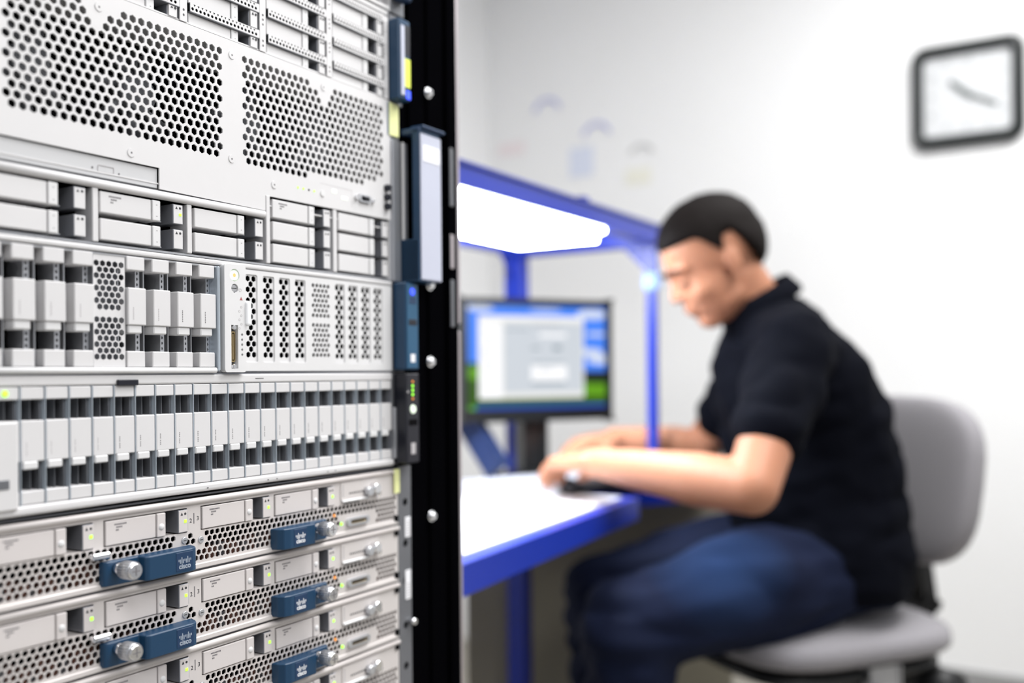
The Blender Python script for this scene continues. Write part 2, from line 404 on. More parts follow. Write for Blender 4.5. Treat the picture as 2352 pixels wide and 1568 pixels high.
for q in range(6): mb.box(-154.9, -153, 1050 + q * 8, 1053 + q * 8, -6, -5.6, PRINTD)
mb.build('divider_strip', t)
mb = MB(o); mb.box(-77.5, -72.5, 1043.5, 1099.6, -20, -.1, PLATE, .5); mb.build('divider_strip', t)
W4 = (42.5, 7, 11.5, 9)
for u in (-395.4, -314.2, -233): 
    for v in (1064.2, 1045.4): hdrive(t, o, u, v, 14.7, W4, DRIVE, led=(u == -314.2 and v > 1060), print_lines=(u == -314.2 and v > 1060))
for u in (-151.7, -70):
    for v in (1082.6, 1063.9, 1045.2): hdrive(t, o, u, v, 15.3, W4, DRIVE, led=False, print_lines=(v > 1080 and u < -100))
mb = MB(o); mb.box(5, 20, 1041.5, 1217.5, -3, -1, STEEL, .5); mb.box(7, 19.5, 1041.5, 1180, -1, 1.5, STEEL, .6); mb.build('mounting_ear', t)
mb = MB(o); mb.box(3, 18, 1184, 1216, -.5, .8, YELLOWP, .2); mb.box(1.5, 3, 1184, 1216, -.5, .9, BLUEL, .2); mb.build('sticker', t, 'pale yellow sticker with a blue edge')
mb = MB(o); mb.box(-4, 6, 1109, 1136, -2, -.2, BLACKP)
for q in range(3): mb.cyl((-2, -1, 1113 + q * 9), (-2, 3.5, 1113 + q * 9), 3.4, 3.4, BLACKP, 12)
mb.build('thumb_catch', t, 'black ribbed catch')
# the big blue pull handle
mb = MB(o)
mb.poly(rect(20, 40, 1041.5, 1083), -1, 23, BLUE)
mb.box(20, 56, 1042, 1083, 0, 23, BLUE, 1.2); mb.box(22, 50, 1187, 1193, 0, 23, BLUED, 1); mb.box(22, 56, 1080, 1192, 13, 23, BLUE, 1.5)
mb.box(24, 62, 1192, 1195, 10, 26, BLUED, 1); h = mb.build('pull_handle', t, 'big navy blue pull handle')
mb = MB(o); mb.box(22.5, 56.5, 1043, 1187, 22.9, 24, LAVENDER, .8); mb.box(26, 54, 1160, 1176, 24, 24.4, PAPER, .1); mb.build('handle_face', h, 'blue handle face with its whitish reflection coloured in')  # pale colour stands in for the whitish reflection on the handle front
mb = MB(o); mb.box(30, 52, 1083, 1187, -2, 2, BLACK, .5); mb.build('finger_recess', h)
mb = MB(o); mb.box(21, 24, 1083, 1180, .5, 3, LATCH, .6); mb.box(24.5, 30, 1083, 1180, -1, 2, SIDE, .5); mb.build('hinge_strip', h)

# ================================================================== 2U server with slot vents
t = rthing('rack_server', -222, 953, 'grey server with upright drives on its left, slotted white vent panel on its right', 'server'); o = O(t)
mb = shell(o, UL, 6, 953, 1041, 26, SIDE); mb.build('chassis', t)
mb = MB(o); mb.box(UL, 6, 1037, 1041, -10, .3, PLATE, 1.2, 2); mb.box(UL, 6, 1041 - 6.2, 1041 - 4.6, -10, -.5, STEEL, .5); mb.build('top_rail', t)
mb = MB(o); mb.cyl((UL, .5, 954.6), (-214.5, .5, 954.6), 2.2, 2.2, LATCH, 16); mb.build('bottom_rail', t)
# slotted panel
slots = []; strips = []
for c in (-176, -157.2, -139, -120.3, -69.5, -51.5, -33.5, -15.5):
    slots.append(rrect(c - 6.4, c + 6.4, 961, 1032.6, 1.5))
    hs = [hexa(c + s * 3.1, 1029.2 - 8.85 * k, 2.65) for k in range(8) for s in (-1, 1)] + [hexa(c, 1024.8 - 8.85 * k, 2.65) for k in range(7)]
    strips.append((c, hs))
mid = []
for top in (1029.2, 994.2):
    for k in range(7):
        n = 4 if k % 2 else 5
        for j in range(n): mid.append(hexa(-94.6 + (j - (n - 1) / 2) * 4.8, top - 4.4 * k, 2.1))
mb = MB(o); mb.plate(rrect(-185, 5, 954, 1036.3, 1.5), slots + mid, -2.2, 0, LATCH)
for c, hs in strips: mb.plate(rect(c - 6.5, c + 7.5, 960, 1033.5), hs, -1.8, -1.0, LATCH)
mb.build('vent_panel', t, 'white panel with slots of hexagonal holes')
# control column
mb = MB(o)
con = [circ(-197.5, 1030, 5, 18), circ(-197.5, 1019.6, 3.6, 14), rect(-201.5, -194.5, 956, 990.5)] + [circ(-190.3, 983 - 4 * k, 1.1, 8) for k in range(5)]
mb.plate(rrect(-208, -186, 953, 1038.5, 2.5), con, -4, 4, LATCH); mb.box(-206, -188, 953, 1037, -6, -3.9, BLACKP)
cc = mb.build('control_column', t)
mb = MB(o); mb.cyl((-197.5, -2, 1030), (-197.5, 3.6, 1030), 4.2, 4.0, LEDW, 24); mb.cyl((-197.5, 3.6, 1030), (-197.5, 3.7, 1030), 1.6, 1.6, mat('amber_mark', (.8, .6, .2), .5), 10); mb.build('power_button', cc)
mb = MB(o); mb.cyl((-197.5, -2, 1019.6), (-197.5, 3, 1019.6), 3.2, 2.8, CHROME, 18); mb.box(-200, -195, 1019.3, 1019.9, 2.8, 3.2, PRINTD); mb.build('key_lock', cc, 'chrome key lock')
mb = MB(o); mb.box(-200.6, -195.4, 960.5, 986, -3, .5, BLACKP); mb.plate(rrect(-200.2, -195.8, 961, 985.5, 1.5), [rrect(-199.4, -196.6, 962, 984.5, 1)], .5, 2.2, GOLD)
mb.box(-198.6, -197.4, 963, 983.5, .5, 2, GOLD)
for v in (957.7, 988.6): mb.cyl((-198, -1, v), (-198, 4.2, v), 1.9, 1.9, CHROME, 6)
mb.build('connector_port', cc, 'long brass-lined connector')
mb = MB(o); mb.poly([(-192.5, 1010.5), (-189.5, 1010.5), (-191, 1013.2)], 4, 4.1, mat('red_brown_print', (.35, .1, .1), .7))
for k in range(6): mb.plate(circ(-191 - (k % 2) * 2, 1005 - 3.4 * k, 1.0, 8), [circ(-191 - (k % 2) * 2, 1005 - 3.4 * k, .7, 8)], 4, 4.1, PRINTL)
mb.plate(circ(-192, 1018.5, 1.4, 10), [circ(-192, 1018.5, 1.0, 10)], 4, 4.1, PRINTL)
mb.build('printed_symbols', cc)
mb = MB(o); mb.box(-187.2, -181, 990, 1010.5, 1, 6, WHITE, 2.2, 3); mb.cyl((-187, 1, 1011), (-184, 1, 1013), 1, 1, STEEL, 8); mb.cyl((-187, 1, 989.5), (-184, 1, 988), 1, 1, STEEL, 8); mb.build('latch_loop', t, 'white oval latch')
mb = MB(o); mb.box(-212.8, -210.2, 954, 1036, -20, 2, mat('pale_blue_steel', (.60, .67, .74), .3, .5, var=.05), .8)
mb.build('hinge_strip', t, 'narrow pale blue hinge strip')
def vcaddy(u, w=15.2):
    mb = MB(o); mb.box(u, u + w, 1026.2, 1036, -20, 0, DRIVE, .6); mb.box(u, u + w, 957, 968.4, -20, 0, DRIVE, .6)
    mb.box(u - 1.8, u - 1, 957, 1036, -26, -8, STEEL); mb.box(u + 10.6, u + 11.6, 967, 1027, -24, -5, STEEL)
    hs = [circ(u + 14.2, 1025 - 4 * k, 1.2, 6) for k in range(3)] + [circ(u + 14.2, 979 - 4 * k, 1.2, 6) for k in range(3)]
    mb.plate(rect(u + 12, u + 16.4, 967, 1027), hs, -9, -8, STEEL)
    d = mb.build('drive_caddy', t)
    mb = MB(o); mb.box(u, u + w, 987, 1013.6, -20, 1.5, DRIVE, .6); mb.box(u + .8, u + 12.4, 981, 987.2, -14, .4, LATCH, .8); mb.build('release_latch', d)
    mb = MB(o); x = 991
    while x < 999: mb.box(u + 4, u + 4.7, x, x + .8, 1.4, 1.6, PRINTL if u < -260 else PRINT); x += 1.3
    mb.build('printed_lettering', d)
for u in (-421.5, -399.7, -378, -356.6, -335.3, -293.6, -272.2, -250.8, -229.4): vcaddy(u)
mb = MB(o); mb.plate(rect(-319.6, -294.4, 957, 1036), hexgrid(-317, -296.5, 995.5, 1029, 4.9, 2.3, rowh=4.3) + hexgrid(-317, -296.5, 962, 990, 4.9, 2.3, rowh=4.3), -2, -1, PLATE, STEEL)
mb.box(-319, -295, 958, 1035, -24, -14, GREYM); mb.build('mesh_insert', t, 'grey honeycomb insert between the drives')
mb = MB(o); mb.box(6, 26, 953, 1041, -3, -1, GREYM, .4); mb.build('mounting_ear', t)
mb = MB(o); mb.box(8, 29, 954.5, 1040, -1, 15, BLUE, 1.2); h = mb.build('side_panel', t, 'dark blue side latch panel')
mb = MB(o); mb.box(9.5, 27, 956, 1038, 14.9, 15.6, BLUEL, .4); mb.box(12, 25, 998, 1004, 15.4, 15.8, BLACKP, .2); mb.box(13, 24, 1019, 1026, 15.4, 15.8, BLUED, .2); mb.box(15, 22, 962, 970, 15.5, 15.7, PAPER); mb.build('panel_face', h)
mb = MB(o); mb.cyl((18, 15, 1031), (18, 16.4, 1031), 4, 3.6, LEDB, 16); mb.build('indicator_light', h, 'blue indicator light')

# ================================================================== 2U 24-drive server
t = rthing('rack_server', -222, 862, 'server with one full row of narrow upright drives and a black light panel', 'server'); o = O(t)
mb = shell(o, UL, 5, 862, 952.6, 26, SIDE); mb.build('chassis', t)
mb = MB(o); mb.box(UL, 5, 944.5, 951.6, -6, .2, PLATE, 1.2, 2); mb.box(-303, -286, 944, 948.2, .2, 2.5, BLACKP, .5); mb.box(-173, -164, 947.6, 948.2, .1, .35, PRINTD)
mb.build('top_rail', t)
mb = MB(o); mb.box(UL, 6, 861.5, 868, -8, 1.6, PLATE, 2.2, 3)
for u in (-225, -162, -152, -90, -80): mb.box(u, u + 1.6, 863.6, 864.3, 1.5, 1.75, PRINTD)
mb.build('bottom_rail', t)
first = True
U24 = [-373.5 + 17.15 * k for k in range(-4, 22)]
for u in U24:
    u1 = u + .9; e = u + 17.15 - .35
    if u < -377 and False: continue
    mb = MB(o); mb.box(u, u + .5, 868, 944.5, -24, .5, mat('pale_blue_steel', (.60, .67, .74), .3, .5), .1)
    mb.box(u1, e, 936, 944, -22, 0, DRIVE, .5); mb.box(u1, e, 868.4, 877, -22, 0, DRIVE, .5)
    mb.box(u + 11, u + 11.6, 877, 936, -24, -7, GREYM, .1); mb.box(e - 1.4, e, 877, 936, -22, -4, GREYM)
    d = mb.build('drive_caddy', t)
    mb = MB(o); mb.box(u1, e, 896, 922.4, -20, .3, DRIVE, .5); mb.box(u1 + .8, u + 12, 891, 896.1, -12, .9, LATCH, .7); mb.build('release_latch', d)
    mb = MB(o); x = 900
    while x < 908.5: mb.box(u + 4, u + 4.6, x, x + .9, .2, .38, PRINT if u > -310 else PRINTL); x += 1.35 + (.6 if int(x) in (902, 905) else 0)
    mb.build('printed_lettering', d)
mb = MB(o); mb.cyl((-383, 0, 940), (-383, .8, 940), 2.2, 1.8, LEDG, 12); mb.build('status_light', t, 'green status light')
mb = MB(o); mb.box(-401, -376.5, 866, 922.5, .4, 4, PLATE, 1.2); mb.box(-392, -383, 880, 886, 3.8, 4.4, GREYM, .2); mb.build('front_cover', t, 'plain grey cover plate over the first drives')
mb = MB(o); mb.box(5, 26, 862, 952, -3, -1, GREYM, .4); mb.build('mounting_ear', t)
mb = MB(o); mb.box(8, 29, 863, 951, -1, 15, BLACKP, 1.2); mb.box(5, 8.5, 868, 918, -1, 3, STEEL, .5); h = mb.build('light_panel', t, 'black panel with a column of lights')
for k, mm in enumerate((LEDO, LEDG, LEDG, LEDG, LEDO)):
    mb = MB(o); mb.cyl((18, 15, 943 - 4.2 * k), (18, 15.7, 943 - 4.2 * k), 1.3, 1.0, mm, 12); mb.build('status_light', h)
mb = MB(o); mb.cyl((18, 15, 916), (18, 16.2, 916), 4.4, 4, LEDW, 20); mb.build('power_button', h)
mb = MB(o); mb.box(12, 25, 900, 906, 14.8, 15.3, RECESS); mb.build('port_slot', h)
mb = MB(o); mb.box(15, 22, 872, 883, 14.9, 15.3, PRINTL, .1); mb.build('printed_mark', h)
mb = MB(o); mb.cyl((10.5, 15, 933), (10.5, 15.6, 933), 1.3, 1.1, PRINTL, 10); mb.build('rivet', h)

# ================================================================== blade chassis and blades
t = rthing('blade_enclosure', -222, 600, 'grey steel blade enclosure framing the stacked blade servers at the bottom', 'enclosure'); o = O(t)
ch = t
mb = MB(o); mb.box(UL, 14, 600, 859.5, -620, -300, RECESS); mb.box(UL, 14, 858.2, 859.5, -300, -4, GREYM); mb.box(UL, UL + 1.5, 600, 858, -300, -4, GREYM); mb.box(12.5, 14, 600, 858, -300, -4, STEEL)
mb.box(UL, 14, 600, 602, -300, -4, GREYM)
mb.build('chassis', t)
PITCH = 55.8
for r in range(5):
    v = 801.5 - PITCH * r
    mb = MB(o); mb.box(UL, 12.5, v - .1, v + 1.4, -40, -1.5, GREYM); mb.build('shelf_rail', t)
mb = MB(o)
hol = [rrect(21.5, 29, v - 4, v + 4, 3.9) for v in (823, 782, 745, 700.5, 660)]
mb.plate(rect(14, 34.5, 600, 859), hol, -3, -1, GREYM); 
ear = mb.build('mounting_ear', t, 'dark grey ear strip with round holes')
for v0, v1 in ((788, 808), (726, 755)):
    mb = MB(o); mb.box(24, 32.5, v0, v1, -1, -.2, PAPER, .2)
    for k in range(6): mb.box(26, 31, v0 + 2 + k * 2.6, v0 + 3 + k * 2.6, -.2, -.1, PRINTL)
    mb.build('label_sticker', ear, 'white label on the ear strip')
mb = MB(o); mb.cyl((33, -1, 703), (33, 5, 703), 3.6, 3, CHROME, 16); mb.build('screw', t, 'chrome thumb screw')

def cisco_mark(parent, off, uc, v0, p, sc=1.0, m=WHITE):
    mb = MB(off); hts = (1.6, 3.0, 4.6, 3.0, 1.6, 3.0, 4.6, 3.0, 1.6)
    for k, hgt in enumerate(hts):
        x = uc + (k - 4) * 1.32 * sc
        lo = v0 + (0 if k in (0, 4, 8) else -.5) * sc + (1.0 if k in (0, 4, 8) else 0)
        mb.box(x - .3 * sc, x + .3 * sc, lo, lo + hgt * sc, p, p + .15, m)
    mb.build('logo_bars', parent)
    x = text('cisco', 0.0052 * sc, m, parent, ((uc - off[0]) / 1000, -(p + .1 - off[1]) / 1000, (v0 - 2.7 - off[2]) / 1000), bold=0.00012)
    x.name = 'logo_lettering'

t = rthing('blade_server', -222, 800.5, 'blade server with blue pull tabs, topmost of the blade stack', 'server', 'blade servers in the enclosure'); o = O(t)
V = 802.0   # top rail bottom edge is about V+50
vt = 851.0
mb = MB(o)
bays = (-393.5, -314, -230, -153.6)
BW = ((42, 7.6, 12, 8.6), (42, 7.6, 11.6, 8.8), (43, 8, 10.8, 9), (43.6, 7.6, 12, 9.4))
def bl_keep(u, v):
    if v > 828.5 and not (-226 < u < -162): 
        pass
    for a, b in ((-236, -225),(-253.5, -244)):
        if a < u < b and v > 820: return False
    if -72 < u < -20 and v < 820.5: return False
    return True
mb.plate([(UL, 803.2), (12, 803.2), (12, 857), (UL, 857)],
         [rect(b, b + 71.3, 832.2, 850.7) for b in bays] + [rect(-471 + 14, -471 + 71, 832.2, 850.7)] +
         hexgrid(-455, 8, 810.6, 829.2, 5.25, 2.4, bl_keep, rowh=4.55), -1.2, 0, PLATE2)
# raised top roll of the blade face
mb.cyl((UL, .2, 855), (12, .2, 855), 2.4, 2.4, PLATE2, 14); mb.box(UL, 11, 803.2, 807.2, -.5, 1.4, PLATE2, .6)
for u, v in ((-230, 824.8), (-245.5, 826.5)): mb.cyl((u, 0, v), (u, .9, v), 2.8, 2.4, STEEL, 14); mb.box(u - 1.3, u + 1.3, v - .3, v + .3, .85, 1, PRINTD)
mb.box(-236.8, -236, 838, 846, -.1, .1, PRINT); mb.box(-242.6, -241.8, 834, 848, -.1, .1, PRINTL) 
mb.build('front_plate', t)
mb = MB(o); mb.box(UL, 11, 803, 856.4, -290, -27, RECESS); mb.box(UL, 11, 803, 804, -27, -1.2, PLATE2); mb.box(UL, 11, 855.5, 856.4, -27, -1.2, PLATE2); mb.box(10, 11, 804, 855.5, -27, -1.2, PLATE2)
mb.box(UL, 11, 830.6, 831.8, -27, -1.2, PLATE2)
rng = random.Random(3)
for k in range(60):
    u = UL + 10 + k * 7.6; mb.box(u, u + rng.uniform(3, 7), 804, 812 + rng.uniform(0, 8), -24, rng.uniform(-18, -9), mat('copper_brown_parts', (.16, .07, .05), .5, var=.4) if k % 3 else GREYM)
mb.build('chassis', t)
for b, wd in zip(bays, BW): hdrive(t, o, b + 1.2, 832.8, 17, wd, DRIVE2, knob=True, dots=False, pr=1.0)
for s, u, v in (('2', -239.4, 840.5), ('3', -232.7, 841.5)):
    text(s, 0.0045, PRINTD, t, ((u - o[0]) / 1000, -0.00005, (v - o[2]) / 1000), name='printed_number')
# right control area
mb = MB(o); mb.box(-71.5, -18, 836, 852, -.2, .9, PLATE2, .3); mb.box(-66, -46, 832.3, 833.4, .2, 1.2, PRINTD); mb.box(-71, -33, 833.6, 836.2, 0, 3.4, LATCH, 1)
for k in range(9): mb.box(-60 + 2.6 * k, -58.6 + 2.6 * k, 840.6, 842.2, .8, 1.05, PRINTD)
for k in range(5): mb.box(-69.6, -67.4, 839 + 2.3 * k, 840.2 + 2.3 * k, .8, 1, PRINTL)
mb.build('control_panel', t)
mb = MB(o); mb.cyl((-36, 1, 841), (-36, 7, 841), 4.4, 4.0, STEEL, 18); mb.cyl((-27, 0, 843), (-27, 8, 843), 4.6, 4.2, CHROME, 18); mb.ball((-22, 3, 838), 3.6, CHROME); mb.build('toggle_knob', t, 'chrome toggle knobs')
mb = MB(o); mb.plate(rrect(-64, -34, 811.5, 818.5, 2.5), [rrect(-60, -38, 813.2, 816.8, 1.2)], 0, 3, STEEL); mb.box(-61, -37, 812.6, 817.4, -1, .8, GOLD); mb.box(-58, -40, 814.4, 815.6, .8, 2.4, BLACKP)
mb.build('connector_port', t, 'brass-lined console connector')
for u, v, mm in ((-80, 823.4, LEDO), (-70.5, 814.6, LEDG)):
    mb = MB(o); mb.cyl((u, 0, v), (u, 1, v), 1.5, 1.2, mm, 12); mb.build('status_light', t, 'green status light')
mb = MB(o); mb.box(6, 11.5, 806, 812, .2, 1.6, RECESS, .3); mb.box(6, 11.5, 848, 853, .2, 1.6, RECESS, .3); mb.build('side_catch', t)
# pull tabs
def tab(side):
    mb = MB(o)
    if side > 0:
        a, b, c, k = -157, -118, -92, -109
        pts = [(-158, 0), (-157.2, 7), (-154, 12), (-148, 13.5), (-119, 13.5), (-117, 12), (-116.5, 5), (-96, 5), (-94, 4), (-93, 0)]
    else:
        k = -307
        pts = [(-318, 0), (-317, 4), (-315, 5), (-290, 5), (-289.5, 12), (-287, 13.5), (-249, 13.5), (-245, 12), (-241.5, 7), (-240.6, 0)]
    lo, hi = 805.5, 822.6
    bm = mb.bm; A = [bm.verts.new((u, -p, lo)) for u, p in pts]; B = [bm.verts.new((u, -p, hi)) for u, p in pts]
    i = mb.mi(BLUE); F = [bm.faces.new(A), bm.faces.new(B[::-1])]
    for q in range(len(pts)): F.append(bm.faces.new((A[q], B[q], B[(q + 1) % len(pts)], A[(q + 1) % len(pts)])))
    for f in F: f.material_index = i
    bmesh.ops.recalc_face_normals(bm, faces=F)
    es = [e for e in bm.edges]
    bmesh.ops.bevel(bm, geom=es, offset=.6, segments=1, affect='EDGES')
    for f in bm.faces: f.material_index = i
    h = mb.build('pull_tab', t, 'navy blue pull tab')
    uc = -136.5 if side > 0 else -256.5
    mb = MB(o); mb.box(uc - 7.5, uc + 7.5, 807.5, 821, 13.4, 13.75, BLUED, .15); mb.build('logo_plate', h, 'square inset with a white logo')
    cisco_mark(h, o, uc, 813.4, 13.75, m=WHITE if side > 0 else mat('faded_white_print', (.38, .43, .5), .6))
    mb = MB(o); kc = 817; 
    mb.cyl((k, 4, kc), (k, 12, kc), 4.4, 4.4, CHROME, 20); mb.cyl((k, 11, kc), (k, 12.5, kc), 4.4, 6, CHROME, 24); mb.cyl((k, 12.5, kc), (k, 24, kc), 6, 6, STEEL, 40); mb.cyl((k, 24, kc), (k, 25.6, kc), 6, 4.8, CHROME, 24)
    for q in range(20):
        a = q * PI / 10; mb.box(k + 6 * math.cos(a) - .3, k + 6 * math.cos(a) + .3, kc + 6 * math.sin(a) - .3, kc + 6 * math.sin(a) + .3, 13, 23.5, STEEL)
    mb.box(k - 3, k + 3, kc - .4, kc + .4, 25.4, 25.8, PRINT); mb.box(k - .4, k + .4, kc - 3, kc + 3, 25.4, 25.8, PRINT)
    mb.build('thumb_screw', h, 'knurled chrome thumb screw')
tab(1); tab(-1)
mb = MB(o); mb.box(-326, -312, 825, 829.5, 0, 6, CHROME, 1); mb.build('retaining_clip', t, 'bright metal clip')
labs = ('blade server with blue pull tabs, second from the top of the blade stack',
        'blade server with blue pull tabs, third from the top of the blade stack',
        'lowest visible blade server, cut off by the bottom edge of the picture')
blade = t
for k in range(3):
    c = copy_tree(blade); c.location.z -= PITCH / 1000 * (k + 1); c['label'] = labs[k]
mb = MB(O(ch)); mb.box(4, 12.5, 834, 857.5, 1.8, 2.6, YELLOWP, .2); mb.build('sticker', ch, 'pale yellow sticker')

# ================================================================== background: bench, monitor, clock, chair, person
def wobj(name, build, m, parent=None, label=None, smooth=True):
    """mesh from a bmesh filled in world coordinates (metres)"""
    bm = bmesh.new(); build(bm); me = bpy.data.meshes.new(name)
    off = parent.matrix_basis.inverted() if parent is not None and parent.type == 'EMPTY' and parent.parent is None else None
    if parent is not None and off is None:
        r = parent
        while r.parent: r = r.parent
        off = r.matrix_basis.inverted()
    if off is not None: bm.transform(off)
    bm.to_mesh(me); bm.free()
    ms = m if isinstance(m, (list, tuple)) else [m]
    for x in ms: me.materials.append(x)
    if smooth:
        for p in me.polygons: p.use_smooth = True
    o = bpy.data.objects.new(name, me); C.objects.link(o)
    if parent is not None: o.parent = parent
    if label: o['label'] = label
    return o
def V3(*a): return Vector(a)
def obox(bm, c, ax, ay, az, sx, sy, sz, b=0.0, mi=0, seg=2):
    """box centred at c with axes ax, ay, az"""
    r = bmesh.ops.create_cube(bm, size=1.0); vs = r['verts']
    for v in vs: v.co = c + ax * (v.co.x * sx) + ay * (v.co.y * sy) + az * (v.co.z * sz)
    fs = list(set(f for v in vs for f in v.link_faces))
    if b:
        r = bmesh.ops.bevel(bm, geom=list(set(e for v in vs for e in v.link_edges)), offset=b, segments=seg, affect='EDGES')
        fs = list(set(f for v in r['verts'] for f in v.link_faces)) + [f for f in fs if f.is_valid]
    for f in fs:
        if f.is_valid: f.material_index = mi
    return fs
def wcone(bm, A, B, r0, r1, n=16, mi=0):
    d = B - A; M = Matrix.Translation((A + B) / 2) @ d.to_track_quat('Z', 'Y').to_matrix().to_4x4()
    r = bmesh.ops.create_cone(bm, cap_ends=True, segments=n, radius1=r0, radius2=r1, depth=d.length, matrix=M)
    for f in set(f for v in r['verts'] for f in v.link_faces): f.material_index = mi
def wball(bm, c, rx, ry, rz, R=None, n=20, mi=0):
    M = Matrix.Translation(c) @ (R.to_4x4() if R else Matrix.Identity(4)) @ Matrix.Diagonal((rx, ry, rz, 1))
    r = bmesh.ops.create_uvsphere(bm, u_segments=n, v_segments=n // 2 + 2, radius=1, matrix=M)
    for f in set(f for v in r['verts'] for f in v.link_faces): f.material_index = mi
def prism(bm, pts, z0, z1, mi=0):
    A = [bm.verts.new((x, y, z0)) for x, y in pts]; B = [bm.verts.new((x, y, z1)) for x, y in pts]; n = len(pts)
    F = [bm.faces.new(A[::-1]), bm.faces.new(B)] + [bm.faces.new((A[k], A[(k + 1) % n], B[(k + 1) % n], B[k])) for k in range(n)]
    for f in F: f.material_index = mi
    bmesh.ops.recalc_face_normals(bm, faces=F)
Z = Vector((0, 0, 1))

BENCHB = mat('royal_blue_paint', (0.008, 0.028, 0.33), 0.35, var=.04)
BENCHW = mat('white_bench_laminate', (0.80, 0.82, 0.86), 0.45, var=.02)
LIGHTM = mat('lamp_diffuser', (1, 1, 1), 0.5, emit=34.0, ecol=(0.93, 0.97, 1.0))
DESK = 0.773
AD = V3(.437, .899, 0).normalized()
c0 = V3(.231, 1.75, 0)                       # right front corner of the near slab
bench = empty('workbench', (c0.x, c0.y, 0), RZ, label='blue framed workbench with a white top and overhead frame, the seated man works at it', cat='workbench')
def top_outline(inset=0.0):
    a = c0 - AD * (.73 - inset) + BX * inset; b = c0 - AD * inset + BX * inset
    p = c0 - AD * inset + BX * (.15 + inset)
    q = V3(.43 - inset, 2.02 + inset, 0); r = V3(.47 - inset, 2.26 - inset, 0)
    t = V3(.05, 2.26 - inset, 0); s = c0 - AD * (.73 - inset) + BX * (.50 - inset)
    return [(v.x, v.y) for v in (a, b, p, q, r, t, s)]
wobj('bench_top', lambda bm: prism(bm, top_outline(0.026), DESK - .004, DESK), BENCHW, bench, 'white laminate top', smooth=False)
wobj('edge_trim', lambda bm: prism(bm, top_outline(0.0), DESK - .042, DESK - .0025), BENCHB, bench, 'royal blue edge band', smooth=False)
Fp = V3(.288, 1.95, 0); Rp = V3(.012, 2.118, 0)
BT = 1.30
def bar(a, b, w, h, nm, m=BENCHB, par=bench, lab=None, bev=.004):
    d = (b - a); u = d.normalized(); s = u.cross(Z).normalized() if abs(u.z) < .9 else AX; t = s.cross(u)
    return wobj(nm, lambda bm: obox(bm, (a + b) / 2, u, s, t, d.length, w, h, bev), m, par, lab, smooth=False)
L1 = .93
bar(Fp - AX * L1 + Z * (BT - .019), Fp + AX * .015 + Z * (BT - .019), .03, .038, 'overhead_rail')
bar(Rp - AX * L1 + Z * (BT - .019), Rp + AX * .015 + Z * (BT - .019), .03, .038, 'overhead_rail')
bar(Fp + Z * (BT - .021), Rp + Z * (BT - .021), .03, .034, 'overhead_rail')
bar(Fp + V3(.0, .09, 0) * 0 + Z * DESK, Fp + Z * (BT - .038), .013, .013, 'upright_post')
bar(Rp, Rp + Z * (BT - .038), .034, .034, 'upright_post')
wobj('bench_shade_panel', lambda bm: obox(bm, V3(.20, 2.225, .42), V3(1, .03, 0).normalized(), V3(-.03, 1, 0).normalized(), Z, .62, .012, .60, .002), mat('taupe_shade', (.34, .31, .235), .7, var=.05), bench, 'added taupe panel standing for the shade under the bench', smooth=False)  # added panel; its taupe colour stands in for shade under the bench
for P, dd in ((Fp, BX), (Rp, -AX)):
    def gus(bm, P=P, dd=dd):
        z = BT - .038; A_ = P + dd * .012; n = dd.cross(Z) * .004
        for s in (1,):
            q = [A_ + Z * z, A_ + dd * .055 + Z * z, A_ + Z * (z - .055)]
            lo = [bm.verts.new(v - n) for v in q]; hi = [bm.verts.new(v + n) for v in q]
            F = [bm.faces.new(lo), bm.faces.new(hi[::-1])] + [bm.faces.new((lo[k], hi[k], hi[(k + 1) % 3], lo[(k + 1) % 3])) for k in range(3)]
            bmesh.ops.recalc_face_normals(bm, faces=F)
    wobj('corner_gusset', gus, BENCHB, bench, smooth=False)
for P, z in ((Fp, BT - .115), (Rp, BT - .085)):
    wobj('post_block', lambda bm, P=P, z=z: obox(bm, P + Z * z, AX, BX, Z, .030, .030, .035, .004), mat('pale_blue_block', (.3, .45, .8), .5), bench, 'pale blue block round the post', smooth=False)  # pale blue block at the pale break in each post
for P in (Rp - AX * .91,):
    bar(P, P + Z * (BT - .038), .034, .034, 'upright_post')
bar(c0 - AD * .69 + BX * .04, c0 - AD * .69 + BX * .04 + Z * (DESK - .042), .034, .034, 'leg')
bar(c0 - AD * .69 + BX * .05 + Z * .2, Rp - AX * .91 + Z * .2, .02, .03, 'cross_rail')
# overhead lamp
LP = c0.copy(); lc = V3(.18, 1.75, 0)
lamp = empty('overhead_bench_light', (lc.x, lc.y, 1.24), RZ, label='long glowing white light fixture hanging under the blue overhead frame of the bench', cat='light')
lm = lc - AX * .35 + BX * .1
wobj('diffuser', lambda bm: obox(bm, lm + Z * 1.259, AX, BX, Z, .70, .2, .038, .016, seg=3), LIGHTM, lamp, 'glowing white diffuser')
wobj('housing', lambda bm: obox(bm, lm + Z * 1.2795, AX, BX, Z, .64, .16, .006, .002), mat('white_fixture', (.8, .82, .85), .5), lamp, smooth=False)
for q in (-.25, .25):
    wobj('hanger', lambda bm, q=q: wcone(bm, lm + AX * q + BX * .02 + Z * 1.28, lm + AX * q + BX * .02 + Z * 1.2995, .006, .006, 8), STEEL, lamp)
    wobj('support_bar', lambda bm, q=q: obox(bm, lm + AX * q + BX * .045 + Z * 1.3035, BX, AX, Z, .30, .02, .007), BENCHB, bench, smooth=False)

